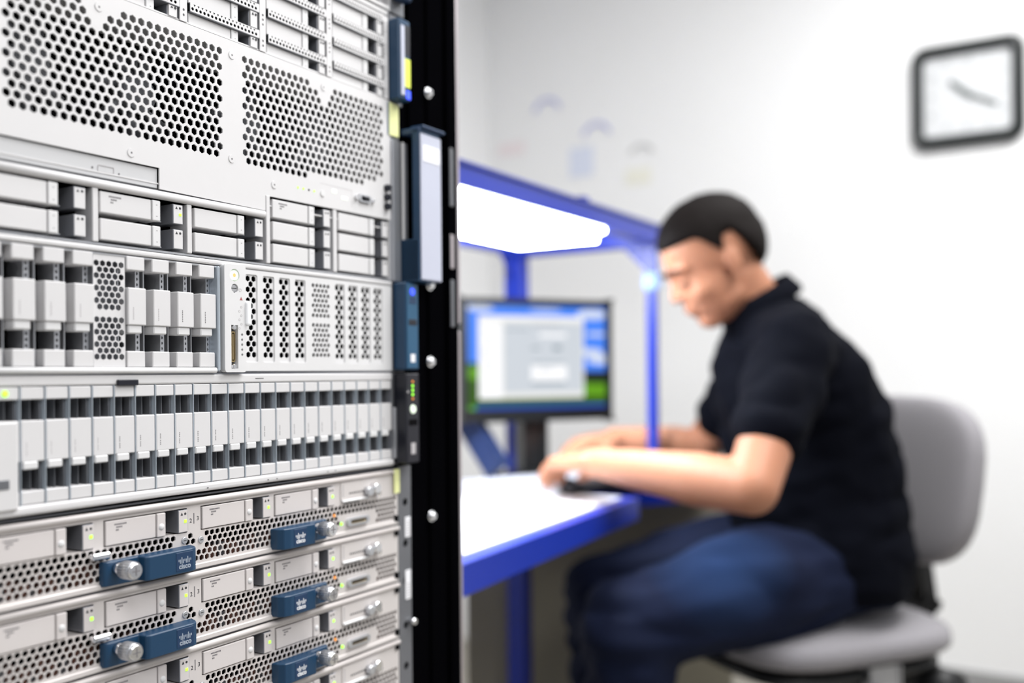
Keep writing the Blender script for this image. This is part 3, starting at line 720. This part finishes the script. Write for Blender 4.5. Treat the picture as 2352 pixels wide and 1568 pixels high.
# monitor
mc = V3(.056, 2.03, 1.028); md = V3(.905, .425, 0).normalized(); mn = V3(md.y, -md.x, 0)       # mn faces the viewer
mon = empty('computer_monitor', (mc.x, mc.y, DESK), math.atan2(md.y, md.x), label='black flat monitor showing a grey settings window over a blue sky and green grass desktop', cat='monitor')
MW, MH = .357, .259
BEZ = mat('black_monitor_plastic', (.006, .007, .008), .35)
wobj('housing', lambda bm: (obox(bm, mc - mn * .012, md, mn, Z, MW, .03, MH, .005), obox(bm, mc - mn * .035, md, mn, Z, MW * .7, .03, MH * .7, .01)), BEZ, mon, smooth=False)
SX, SZ = MW - .03, MH - .042; sc0 = mc + mn * .0035 + Z * .006
def em(name, c, e=1.0): return mat(name, (0, 0, 0), .6, emit=e, ecol=c, spec=0.1)
def sq(bm, x0, x1, z0, z1, lay, mi=0):
    vs = [bm.verts.new(sc0 + md * ((x - .5) * SX) + Z * ((z - .5) * SZ) + mn * (lay * .0004)) for x, z in ((x0, z0), (x1, z0), (x1, z1), (x0, z1))]
    bm.faces.new(vs).material_index = mi
def desktop(bm):
    # simple open landscape: sky, soft clouds, low rolling meadow
    sq(bm, 0, 1, .36, 1, 0, 0)
    n = 24
    for k in range(n):
        x0, x1 = k / n, (k + 1) / n; h = lambda x: .36 + .09 * math.cos(x * 3.3)
        g = [(x0, 0), (x1, 0), (x1, h(x1)), (x0, h(x0))]
        bm.faces.new([bm.verts.new(sc0 + md * ((x - .5) * SX) + Z * ((z - .5) * SZ) + mn * .0004) for x, z in g]).material_index = 2
        g = [(x0, h(x0) - .16), (x1, h(x1) - .16), (x1, h(x1) - .04), (x0, h(x0) - .04)]
        bm.faces.new([bm.verts.new(sc0 + md * ((x - .5) * SX) + Z * ((z - .5) * SZ) + mn * .0008) for x, z in g]).material_index = 1
    for x, z, a, b in ((.9, .93, .12, .05), (.08, .97, .1, .03), (.93, .73, .08, .02), (.88, .55, .1, .04), (.96, .48, .1, .05), (.55, .965, .12, .015)):
        vs = []
        for k in range(16):
            t = k * PI / 8; xx = min(1, max(0, x + a * math.cos(t))); zz = min(1, z + b * math.sin(t))
            vs.append(bm.verts.new(sc0 + md * ((xx - .5) * SX) + Z * ((zz - .5) * SZ) + mn * .0009))
        bm.faces.new(vs).material_index = 3
    sq(bm, 0, 1, 0, .035, 3, 4); sq(bm, 0, .05, 0, .035, 4, 5)
scr = wobj('screen', desktop, [em('screen_sky', (.07, .24, .92), 1.0), em('screen_grass', (.15, .42, .015), .8), em('screen_meadow', (.045, .13, .008), .8), em('screen_cloud', (.72, .80, 1.0), .85), em('screen_taskbar', (.02, .09, .55), .8), em('screen_green', (.15, .5, .05), .8)], mon, 'lit screen', smooth=False)
def window_(bm):
    sq(bm, .07, .83, .10, .90, 5, 0); sq(bm, .07, .23, .10, .83, 6, 1); sq(bm, .245, .82, .155, .84, 6, 2)
    sq(bm, .07, .83, .875, .90, 6, 1)
    for a in ((.50, .70, .70, .735), (.44, .70, .27, .42)): sq(bm, *a, 7, 1)
    for a in ((.26, .42, .765, .775), (.45, .68, .445, .455), (.44, .69, .235, .26), (.26, .27, .55, .56), (.44, .50, .58, .60), (.60, .66, .57, .61), (.5, .6, .37, .385)): sq(bm, *a, 7, 3)
    for k in range(7): sq(bm, .45 + k * .03, .465 + k * .03, .80, .825, 7, 4)
    for k in range(14): sq(bm, .12 + .02 * math.sin(k * .8), .145 + .02 * math.sin(k * .8), .36 + k * .03, .375 + k * .03, 7, 5)
wobj('settings_window', window_, [em('window_frame', (.82, .82, .80), 1), em('window_white', (.97, .97, .99), 1), em('window_grey', (.60, .64, .69), 1), em('window_bar', (.25, .31, .35), 1), em('window_icon', (.42, .42, .47), 1), em('window_tree', (.62, .66, .68), 1)], scr, 'grey and white software window', smooth=False)
wobj('stand_neck', lambda bm: (obox(bm, V3(mc.x, mc.y, 0) - mn * .035 + Z * .86, md, mn, Z, .06, .025, .16, .008),), BEZ, mon, smooth=False)
wobj('stand_base', lambda bm: wball(bm, V3(mc.x, mc.y, DESK + .009) - mn * .02, .10, .08, .009), BEZ, mon)
bar(V3(-.108, 2.02, .925), V3(-.03, 1.98, .80), .022, .05, 'angled_brace', mat('dark_navy_metal', (.012, .025, .085), .4), bench, 'dark navy angled brace')

# clutter on the bench
kbd = empty('keyboard', (.06, 1.87, DESK), math.atan2(md.y, md.x) + .1, label='pale computer keyboard on the bench under the man\'s hands', cat='keyboard')
kd = V3(math.cos(.54), math.sin(.54), 0); kn = V3(kd.y, -kd.x, 0); kc_ = V3(.045, 1.855, DESK)
wobj('body', lambda bm: obox(bm, kc_ + Z * .009, kd, kn, Z, .30, .12, .018, .004), mat('pale_grey_keyboard', (.6, .6, .64), .5), kbd, smooth=False)
def keys(bm):
    for r in range(5):
        for k in range(15): obox(bm, kc_ + kd * (-.133 + .019 * k) + kn * (-.042 + .02 * r) + Z * .021, kd, kn, Z, .016, .016, .006, .001, seg=1)
wobj('keys', keys, mat('key_caps', (.42, .43, .48), .5), kbd, smooth=False)['kind'] = 'stuff'
wr = kc_ + kn * .082 + kd * .10
o = wobj('wrist_rest', lambda bm: obox(bm, wr + Z * .0115, kd, kn, Z, .17, .036, .022, .009, seg=3), mat('black_gel', (.006, .006, .01), .5))
tag(o, 'black padded wrist rest in front of the keyboard', 'wrist rest')
def sheet(name, c, ang, sx, sy, z, lab):
    a = V3(math.cos(ang), math.sin(ang), 0); b = V3(-a.y, a.x, 0)
    o = wobj(name, lambda bm: obox(bm, c + Z * (z + .001), a, b, Z, sx, sy, .0016), PAPER, smooth=False); tag(o, lab, 'paper', 'papers on the bench'); return o
sheet('paper_sheet', c0 - AX * .36 + BX * .17, RZ + .12, .30, .21, DESK, 'white paper sheet lying nearest the blue front edge of the bench')
sheet('paper_sheet', c0 - AX * .30 + BX * .31, RZ - .3, .22, .16, DESK + .0018, 'white paper sheet lying behind the first, towards the keyboard')
o = wobj('white_box', lambda bm: obox(bm, c0 - AX * .36 + BX * .41 + Z * (DESK + .045), AX, BX, Z, .09, .10, .09, .015, seg=3), mat('bluish_white_plastic', (.62, .72, .9), .5)); tag(o, 'rounded bluish white box beside the dark brace at the rack edge', 'box')

# clock
ccn = V3(1.396, 2.902, 1.832) + (-AX) * .0225; cu_ = -BX; cn = -AX
clk = empty('wall_clock', tuple(ccn), math.atan2(cu_.y, cu_.x), label='square white wall clock with a thick black rounded frame', cat='clock')
def ring(bm, R, w, d0, d1, rr, mi=0):
    def outl(h, r, dep): return [ccn + cu_ * x + Z * z + cn * dep for x, z in rrect(-h, h, -h, h, r, 8)]
    loops = [outl(R, rr, d0), outl(R, rr, d1 * .6), outl(R - w * .35, rr - w * .3, d1), outl(R - w * .75, rr - w * .6, d1), outl(R - w, rr - w * .8, d1 * .45)]
    vv = [[bm.verts.new(v) for v in l] for l in loops]; n = len(vv[0]); F = []
    for a, b in zip(vv, vv[1:]):
        for k in range(n): F.append(bm.faces.new((a[k], a[(k + 1) % n], b[(k + 1) % n], b[k])))
    bmesh.ops.recalc_face_normals(bm, faces=F)
wobj('frame', lambda bm: ring(bm, .156, .036, .002, .036, .045), mat('black_clock_frame', (.006, .010, .010), .3), clk)
def face(bm): bm.faces.new([bm.verts.new(ccn + cu_ * x + Z * z + cn * .012) for x, z in rrect(-.13, .13, -.13, .13, .025, 6)])
fc = wobj('dial', face, mat('clock_dial', (.62, .63, .64), .6, var=.01), clk, smooth=False)
def hand_(name, ang, ln, wd, dep, tail=.02):
    a = math.radians(ang); d = cu_ * math.sin(a) + Z * math.cos(a); s = cu_ * math.cos(a) - Z * math.sin(a)
    wobj(name, lambda bm: obox(bm, ccn + d * ((ln - tail) / 2) + cn * dep, d, s, cn, ln + tail, wd, .0015), mat('clock_hand_grey', (.07, .09, .09), .5), clk, smooth=False)
hand_('hour_hand', -48, .062, .013, .017); hand_('minute_hand', 118, .092, .009, .02)
for k in range(1, 13):
    a = math.radians(30 * k); r = .108 / max(abs(math.sin(a)), abs(math.cos(a))) * .97
    t_ = text(str(k), .024, mat('clock_numerals', (.33, .35, .36), .6), clk, (0, 0, 0), name='numeral')
    t_.location = (math.sin(a) * r * .93, -.0135, math.cos(a) * r * .93)

# faint marker drawings on the wall above the bench
def wallpt(px, py):
    a = (px - 1176) / 2190; # the clock wall: point = corner - BX*t
    t = (a * corner.y - corner.x) / (-BX.x + a * BX.y); P = corner - BX * t; return P + Z * (1 + (857.7 - py + (px - 1176) * -.0087) / 2190 * P.y) - AX * .003, t
def arc(name, P, r, a0, a1, th, m, lab):
    cu = bpy.data.curves.new(name, 'CURVE'); cu.dimensions = '3D'; sp = cu.splines.new('POLY'); n = 14; sp.points.add(n)
    for k in range(n + 1):
        t = math.radians(a0 + (a1 - a0) * k / n); q = (-BX) * (r * math.cos(t)) + Z * (r * math.sin(t)); sp.points[k].co = (*q, 1)
    cu.bevel_depth = th; tmp = bpy.data.objects.new(name, cu); me = bpy.data.meshes.new_from_object(tmp); bpy.data.objects.remove(tmp)
    me.materials.append(m); o = bpy.data.objects.new(name, me); C.objects.link(o); o.location = P; tag(o, lab, 'drawing', 'faint drawings on the wall'); return o
INKB = mat('faint_blue_ink', (.42, .44, .72), .8); INKG = mat('faint_grey_ink', (.55, .55, .55), .8)
arc('marker_drawing', wallpt(1262, 262)[0], .055, 15, 165, .006, INKB, 'faint blue arc drawn highest on the white wall')
arc('marker_drawing', wallpt(1375, 318)[0], .055, 15, 165, .006, INKB, 'faint blue arc drawn on the white wall, the middle one of three')
arc('marker_drawing', wallpt(1478, 362)[0], .045, 20, 150, .006, INKG, 'faint grey arc drawn on the white wall nearest the man\'s head')
def note(px, py, sx, sz, m, lab):
    P = wallpt(px, py)[0]; o = wobj('paper_note', lambda bm: obox(bm, P + AX * .001, BX, AX, Z, sx, .0015, sz), m, smooth=False); tag(o, lab, 'note', 'notes on the wall')
note(1340, 372, .10, .11, mat('pale_blue_paper', (.66, .70, .82), .8), 'pale blue note on the white wall above the bench frame')
note(1180, 342, .12, .05, mat('pale_pink_paper', (.82, .74, .75), .8), 'pale pink note on the white wall near the rack')
note(1470, 405, .10, .06, mat('pale_cream_paper', (.80, .79, .70), .8), 'pale cream note on the white wall below the grey arc')

# ------------------------------------------------------------------ office chair
FCH = V3(-.93, -.36, 0).normalized(); LCH = V3(-FCH.y, FCH.x, 0)       # LCH: sitter's left... towards the camera
SC = V3(.545, 1.84, 0); SH = .555
chair = empty('office_chair', (SC.x, SC.y, 0), 0, label='grey upholstered office swivel chair the man sits on', cat='chair')
FAB = mat('grey_chair_fabric', (.235, .225, .24), .9, var=.06, scale=300, bump=.2, sheen=.2)
CBL = mat('black_chair_plastic', (.008, .008, .009), .45)
def squad(bm, c, ax, ay, az, a, b, h, e1=.45, e2=.45, n=36, dish=0.0):
    def sp(w_, m_): return math.copysign(abs(w_) ** m_, w_)
    rows = []
    for i in range(n // 2 + 1):
        t = -PI / 2 + PI * i / (n // 2); row = []
        for j in range(n):
            p = -PI + 2 * PI * j / n; x = a * sp(math.cos(t), e1) * sp(math.cos(p), e2); y = b * sp(math.cos(t), e1) * sp(math.sin(p), e2); z = h * sp(math.sin(t), e1)
            z += dish * ((y / b) ** 2 - .3)
            row.append(bm.verts.new(c + ax * x + ay * y + az * z))
        rows.append(row)
    for r0, r1 in zip(rows, rows[1:]):
        for j in range(n): bm.faces.new((r0[j], r0[(j + 1) % n], r1[(j + 1) % n], r1[j]))
    bmesh.ops.remove_doubles(bm, verts=bm.verts[:], dist=1e-5)
wobj('seat', lambda bm: squad(bm, SC + Z * (SH - .037), FCH, LCH, Z, .225, .235, .037, .6, .5), FAB, chair, 'grey fabric seat cushion')
wobj('seat_pan', lambda bm: squad(bm, SC + Z * (SH - .083), FCH, LCH, Z, .205, .21, .012, .4, .45), CBL, chair, 'black seat pan')
bc = SC - FCH * .245 + Z * .785; tilt = (Z * .98 - FCH * .16).normalized(); bnrm = tilt.cross(LCH).normalized()
wobj('backrest', lambda bm: squad(bm, bc, LCH, tilt, bnrm, .205, .165, .034, .45, .62), FAB, chair, 'grey fabric backrest')
def jbar(bm):
    p = [SC - FCH * .10 + Z * .462, SC - FCH * .25 + Z * .47, SC - FCH * .305 + Z * .53, SC - FCH * .285 + Z * .64, SC - FCH * .272 + Z * .74]
    for a, b in zip(p, p[1:]): obox(bm, (a + b) / 2, (b - a).normalized(), LCH, (b - a).normalized().cross(LCH), (b - a).length + .02, .065, .022, .006)
wobj('back_support', jbar, CBL, chair, smooth=False)
wobj('height_lever', lambda bm: (wcone(bm, SC + LCH * .05 + Z * .455, SC + LCH * .25 + Z * .45, .006, .006, 10), wball(bm, SC + LCH * .26 + Z * .45, .03, .02, .012)), CBL, chair)
wobj('tension_knob', lambda bm: wcone(bm, SC - FCH * .17 + LCH * .12 + Z * .43, SC - FCH * .17 + LCH * .22 + Z * .43, .032, .032, 18), CBL, chair)
wobj('mechanism', lambda bm: obox(bm, SC - FCH * .03 + Z * .45, FCH, LCH, Z, .24, .34, .035, .01), CBL, chair, smooth=False)
wobj('side_bracket', lambda bm: obox(bm, SC - FCH * .02 + LCH * .205 + Z * .462, FCH, LCH, Z, .06, .014, .045, .004), mat('grey_bracket', (.42, .42, .43), .4, .3), chair, 'grey metal bracket', smooth=False)
wobj('gas_column', lambda bm: (wcone(bm, SC + Z * .10, SC + Z * .30, .027, .025), wcone(bm, SC + Z * .30, SC + Z * .46, .015, .015)), CBL, chair)
for k in range(5):
    a = .4 + k * 2 * PI / 5; d = V3(math.cos(a), math.sin(a), 0); s = V3(-d.y, d.x, 0)
    wobj('base_leg', lambda bm, d=d: wcone(bm, SC + Z * .105, SC + d * .29 + Z * .075, .026, .016, 10), CBL, chair)
    wobj('castor', lambda bm, d=d, s=s: (wcone(bm, SC + d * .29 + s * .02 + Z * .028, SC + d * .29 - s * .02 + Z * .028, .027, .027, 18), wcone(bm, SC + d * .29 + Z * .04, SC + d * .29 + Z * .08, .008, .008, 8)), CBL, chair)

# ------------------------------------------------------------------ person
def limb(bm, pts, n=20):
    """pts: list of (Vector, radius): tapered capsules with ball joints"""
    for (a, ra), (b, rb) in zip(pts, pts[1:]):
        wcone(bm, a, b, ra, rb, n)
    for a, r in pts: wball(bm, a, r, r, r, n=n)
def loft(bm, st, n=28, cap=True):
    """st: (centre, ax, ay, rx, ry, squareness)"""
    rows = []
    for c, ax, ay, rx, ry in st:
        rows.append([bm.verts.new(c + ax * (rx * math.cos(2 * PI * k / n)) + ay * (ry * math.sin(2 * PI * k / n))) for k in range(n)])
    F = []
    for a, b in zip(rows, rows[1:]):
        for k in range(n): F.append(bm.faces.new((a[k], a[(k + 1) % n], b[(k + 1) % n], b[k])))
    F.append(bm.faces.new(rows[0][::-1])); F.append(bm.faces.new(rows[-1]))
    bmesh.ops.recalc_face_normals(bm, faces=F)
def remeshed(name, build, m, parent, voxel, smooth_n, label=None, wrinkle=0.0, wscale=12, wst=(1, 1, 1)):
    o = wobj(name, build, m, parent, label)
    a = o.modifiers.new('r', 'REMESH'); a.mode = 'VOXEL'; a.voxel_size = voxel; a.use_smooth_shade = True
    b = o.modifiers.new('s', 'SMOOTH'); b.factor = .5; b.iterations = smooth_n
    bpy.context.view_layer.update(); dg = bpy.context.evaluated_depsgraph_get()
    me = bpy.data.meshes.new_from_object(o.evaluated_get(dg)); o.modifiers.clear(); old = o.data; o.data = me; bpy.data.meshes.remove(old); me.name = name
    if wrinkle:
        nn = [v.normal.copy() for v in me.vertices]
        for v, q in zip(me.vertices, nn):
            p = Vector((v.co.x * wst[0], v.co.y * wst[1], v.co.z * wst[2])) * wscale
            v.co += q * (wrinkle * (abs(noise.noise(p)) * 2 - .5 + .5 * noise.noise(p * 2.3)))
    for p in me.polygons: p.use_smooth = True
    return o
FW = V3(-.972, -.08, 0).normalized(); FW.z = 0
LF = V3(-FW.y, FW.x, 0)                    # sitter's left, towards the camera
person = empty('person', (SC.x, SC.y, 0), 0, label='seated man in a black short-sleeved polo shirt and blue jeans leaning over a keyboard', cat='person')
SKIN = mat('skin', (.43, .195, .115), .5, var=.05, scale=30, spec=.3)
bsdf = SKIN.node_tree.nodes['Principled BSDF']; bsdf.inputs['Subsurface Weight'].default_value = .15; bsdf.inputs['Subsurface Radius'].default_value = (.012, .005, .003)
HAIR = mat('black_hair', (.006, .004, .0035), .75, var=.4, scale=200, bump=.3, spec=.12)
SHIRT = mat('black_polo_cotton', (.0022, .0027, .0055), .9, var=.2, scale=40, spec=.06)
JEAN = mat('blue_denim', (.0055, .009, .027), .85, var=.45, scale=9, sheen=.0, spec=.15)
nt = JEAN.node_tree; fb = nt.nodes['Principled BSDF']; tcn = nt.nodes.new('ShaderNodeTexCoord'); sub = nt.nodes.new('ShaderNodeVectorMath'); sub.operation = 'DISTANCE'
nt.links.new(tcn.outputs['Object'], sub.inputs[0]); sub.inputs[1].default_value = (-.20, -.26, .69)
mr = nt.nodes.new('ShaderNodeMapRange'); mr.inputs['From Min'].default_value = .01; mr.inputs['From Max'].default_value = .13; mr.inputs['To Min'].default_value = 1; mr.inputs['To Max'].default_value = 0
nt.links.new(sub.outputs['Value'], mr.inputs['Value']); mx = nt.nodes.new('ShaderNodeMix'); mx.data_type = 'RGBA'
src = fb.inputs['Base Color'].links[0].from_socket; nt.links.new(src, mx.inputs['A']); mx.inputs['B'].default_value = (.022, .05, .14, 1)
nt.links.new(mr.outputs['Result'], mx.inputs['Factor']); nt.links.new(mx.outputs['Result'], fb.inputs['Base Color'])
SHOE = mat('dark_shoe', (.02, .02, .02), .5)
# head frame
HC = V3(.366, 1.73, 1.200); HF0 = V3(-.985, -.10, 0).normalized(); HL = V3(-HF0.y, HF0.x, 0)
ti = math.radians(29); HU = (Z * math.cos(ti) + HF0 * math.sin(ti)).normalized(); HF = (HF0 * math.cos(ti) - Z * math.sin(ti)).normalized()
HR = Matrix((HF, HL, HU)).transposed()
HS = .94
def hp(x, y, z): return HC + (HF * x + HL * y + HU * z) * HS
SHL, SHR = V3(.475, 1.60, 1.035), V3(.515, 1.93, 1.035)       # shoulders: near (left), far (right)
ELL, ELR = V3(.358, 1.43, .825), V3(.40, 2.03, .835)
WRL, WRR = V3(.137, 1.655, .845), V3(.215, 2.02, .86)
TPL, TPR = V3(.045, 1.80, .835), V3(.105, 1.965, .85)
def hand(bm, W, T, thumb, curl=.9):
    d = (T - W).normalized(); s = d.cross(Z).normalized() * thumb; up = s.cross(d).normalized()
    if up.z < 0: up = -up
    # s points to the thumb side
    L = .088
    for k, off in enumerate((.030, .010, -.010, -.028)):
        limb(bm, [(W + s * off * .55, .017), (W + d * L * .55 + s * off * .9, .0145), (W + d * (L - .004 * k) + s * off, .0115)], 12)
        fl = (.070, .078, .073, .058)[k]; p = W + d * (L - .004 * k) + s * off; ang = .12; seg = (fl * .45, fl * .31, fl * .24); rr = (.0092, .0084, .0077, .0066)
        pts = [(p, .0105)]
        for q in range(3):
            ang += curl * (.32, .42, .35)[q]; p = p + (d * math.cos(ang) - up * math.sin(ang) + s * (off * .25)).normalized() * seg[q]; pts.append((p, rr[q + 1]))
        limb(bm, pts, 12)
    p0 = W + d * .022 + s * .024 - up * .006; p1 = p0 + (d * .75 + s * .6 - up * .25).normalized() * .042; p2 = p1 + (d * .95 + s * .15 - up * .3).normalized() * .030; p3 = p2 + (d - s * .1 - up * .35).normalized() * .024
    limb(bm, [(p0, .015), (p1, .0115), (p2, .0098), (p3, .008)], 12)
PEL = V3(.625, 1.83, .665)
HIPL, HIPR = V3(.60, 1.735, .655), V3(.64, 1.925, .655)
KNL, KNR = V3(.185, 1.585, .580), V3(.17, 1.90, .565)
ANL, ANR = V3(.235, 1.60, .11), V3(.22, 1.91, .11)
def body(bm):
    # head
    def hb(p, rx, ry, rz, n=20): wball(bm, hp(*p), rx * HS, ry * HS, rz * HS, HR, n)
    hb((-.010, 0, .030), .097, .076, .086, 28); hb((.026, 0, -.030), .066, .062, .084, 24)
    hb((.048, 0, -.090), .034, .032, .025); hb((.015, 0, -.070), .055, .058, .038)
    hb((.072, 0, .016), .022, .054, .016)                                    # brow
    limb(bm, [(hp(.086, 0, .002), .0065), (hp(.100, 0, -.027), .0095)], 12)  # nose
    for s in (-1, 1):
        hb((.096, s * .010, -.031), .008, .007, .006, 12)
        hb((.076, s * .031, -.006), .011, .014, .008, 14)                    # eyelids
        hb((.050, s * .036, -.036), .032, .026, .026, 14)                    # cheeks
        hb((-.012, s * .074, -.012), .015, .008, .026, 16); hb((-.006, s * .073, -.036), .008, .006, .009, 12)   # ears
    hb((.084, 0, -.058), .012, .024, .006, 14); hb((.080, 0, -.069), .011, .020, .0065, 14)                      # lips
    # neck and torso
    limb(bm, [(hp(-.028, 0, -.05), .050), (V3(.448, 1.755, 1.11), .058), (V3(.49, 1.765, 1.04), .060)], 24)
    limb(bm, [(V3(.51, 1.77, 1.0), .085), (V3(.56, 1.80, .90), .11), (V3(.60, 1.82, .77), .115), (PEL, .11)], 20)
    limb(bm, [(SHR, .046), (V3(.495, 1.765, 1.03), .06), (SHL, .046)], 18)
    # arms
    for SHO, ELB, WRI, TIP, th in ((SHL, ELL, WRL, TPL, 1), (SHR, ELR, WRR, TPR, -1)):
        limb(bm, [(SHO, .046), (SHO.lerp(ELB, .45), .046), (ELB, .041)], 20)
        limb(bm, [(ELB, .041), (ELB.lerp(WRI, .3), .0435), (ELB.lerp(WRI, .7), .033), (WRI, .0245)], 20)
        hand(bm, WRI, TIP, th)
    # legs
    for H_, K_, A_ in ((HIPL, KNL, ANL), (HIPR, KNR, ANR)):
        limb(bm, [(H_, .085), (K_, .055), (K_.lerp(A_, .35), .052), (A_, .036)], 18); limb(bm, [(A_ - Z * .03, .035), (A_ + V3(-.13, -.01, -.07), .03)], 12)
bd = remeshed('body', body, SKIN, person, .0036, 6)
# hair: thick shell over the crown and the back of the head
def hair(bm):
    n, mrow = 48, 26; c = hp(-.014, 0, .034)
    def R(t, p): return HF * (math.cos(t) * math.cos(p)) + HL * (math.cos(t) * math.sin(p)) + HU * math.sin(t)
    rows = []
    for i in range(mrow + 1):
        row = []
        for j in range(n):
            p = 2 * PI * j / n; f = math.cos(p)
            # hairline height (angle) round the head: high in front, sideburn at the ear, low behind
            if f > .55: lo = .30
            elif f > .22: lo = .30 - (.55 - f) / .33 * .52
            elif f > .06: lo = -.30
            elif f > -.28: lo = .06
            elif f > -.55: lo = .06 - (-.28 - f) / .27 * .62
            else: lo = -.56 - (-.55 - f) / .45 * .42
            t = lo + (PI / 2 - lo) * i / mrow
            th = min(1, i / 2.0)
            d = V3(math.cos(t) * math.cos(p), math.cos(t) * math.sin(p), math.sin(t))
            r = 1 / math.sqrt((d.x / .100) ** 2 + (d.y / .078) ** 2 + (d.z / .084) ** 2)
            if d.z < 0 and d.x < 0: r += .022 * -d.z
            r *= HS
            r += (.004 + .006 * max(0, math.sin(t)) + .006 * max(0, d.x) * max(0, math.sin(t))) * th + .0015 * noise.noise(d * 14)
            row.append(bm.verts.new(c + (HF * d.x + HL * d.y + HU * d.z) * r))
        rows.append(row)
    F = []
    for a, b in zip(rows, rows[1:]):
        for k in range(n): F.append(bm.faces.new((a[k], a[(k + 1) % n], b[(k + 1) % n], b[k])))
    inner = [bm.verts.new(c + (v.co - c) * .90) for v in rows[0]]
    for k in range(n): bm.faces.new((inner[k], inner[(k + 1) % n], rows[0][(k + 1) % n], rows[0][k]))
    bmesh.ops.remove_doubles(bm, verts=bm.verts[:], dist=1e-5); bmesh.ops.recalc_face_normals(bm, faces=bm.faces[:])
wobj('hair', hair, HAIR, person, 'short black hair')
for s in (-1, 1):
    wobj('eyebrow', lambda bm, s=s: limb(bm, [(hp(.097, s * .014, .020), .0035), (hp(.093, s * .032, .024), .0038), (hp(.080, s * .048, .018), .0025)], 8), HAIR, person)
for s_ in (-1, 1): wobj('eye', lambda bm, s_=s_: wball(bm, hp(.0845, s_ * .031, -.008), .0045, .012, .0032, HR, 10), mat('dark_eyes', (.02, .012, .01), .3), person, 'lowered dark eye')
# polo shirt
ef = (SHL.lerp(ELL, .62))
efr = (SHR.lerp(ELR, .62))
def shirt(bm):
    up = Z
    st = [(V3(.608, 1.825, .585), FW, LF, .128, .185), (V3(.590, 1.815, .665), FW, LF, .160, .190), (V3(.570, 1.812, .75), FW, LF, .170, .180), (V3(.560, 1.80, .86), FW, LF, .160, .178), (V3(.528, 1.785, .97), FW, LF, .145, .185),
          (V3(.500, 1.77, 1.05), FW, LF, .112, .178), (V3(.486, 1.762, 1.10), FW, LF, .082, .12), (V3(.462, 1.757, 1.125), FW, LF, .064, .072)]
    loft(bm, st)
    limb(bm, [(V3(.50, 1.765, 1.055), .09), (SHL, .070), (SHL.lerp(ELL, .35), .066), (ef, .062)], 20)
    limb(bm, [(V3(.50, 1.765, 1.055), .09), (SHR, .070), (SHR.lerp(ELR, .35), .066), (efr, .062)], 20)
sh = remeshed('polo_shirt', shirt, SHIRT, person, .007, 6, 'black short-sleeved polo shirt', .0085, 9, (1, 1, 1.6))
def collar(bm):
    c1 = V3(.462, 1.757, 1.118); n = 28; rows = []
    ax = (FW * .86 - Z * .5).normalized(); ay = LF
    for r, h, w_ in ((.060, 0, 0), (.062, .030, 0), (.068, .032, 0), (.078, .004, 0), (.076, -.006, 0)):
        rows.append([bm.verts.new(c1 + ax * (r * 1.02 * math.cos(2 * PI * k / n)) + ay * (r * 1.05 * math.sin(2 * PI * k / n)) + (Z * .86 + FW * .5) * h) for k in range(n)])
    for a, b in zip(rows, rows[1:]):
        for k in range(n): bm.faces.new((a[k], a[(k + 1) % n], b[(k + 1) % n], b[k]))
    bmesh.ops.recalc_face_normals(bm, faces=bm.faces[:])
wobj('collar', collar, SHIRT, sh)
# jeans
def jeans(bm):
    loft(bm, [(V3(.60, 1.83, .575), FW, LF, .115, .165), (V3(.60, 1.83, .64), FW, LF, .125, .178), (V3(.58, 1.82, .72), FW, LF, .12, .165)])
    for H_, K_, A_, g in ((HIPL, KNL, ANL, 1.0), (HIPR, KNR, ANR, .95)):
        limb(bm, [(H_ + V3(-.02, 0, -.012), .100 * g), (H_.lerp(K_, .45), .104 * g), (H_.lerp(K_, .8), .088 * g), (K_, .078 * g), (K_.lerp(A_, .4), .074), (A_ + Z * .0, .072)], 24)
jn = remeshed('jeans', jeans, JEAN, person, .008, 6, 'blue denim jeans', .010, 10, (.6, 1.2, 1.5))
for A_ in (ANL, ANR):
    wobj('shoe', lambda bm, A_=A_: squad(bm, V3(A_.x - .05, A_.y, .045), V3(-1, -.05, 0), V3(0.05, -1, 0), Z, .145, .05, .045, .7, .8, 28), SHOE, person)
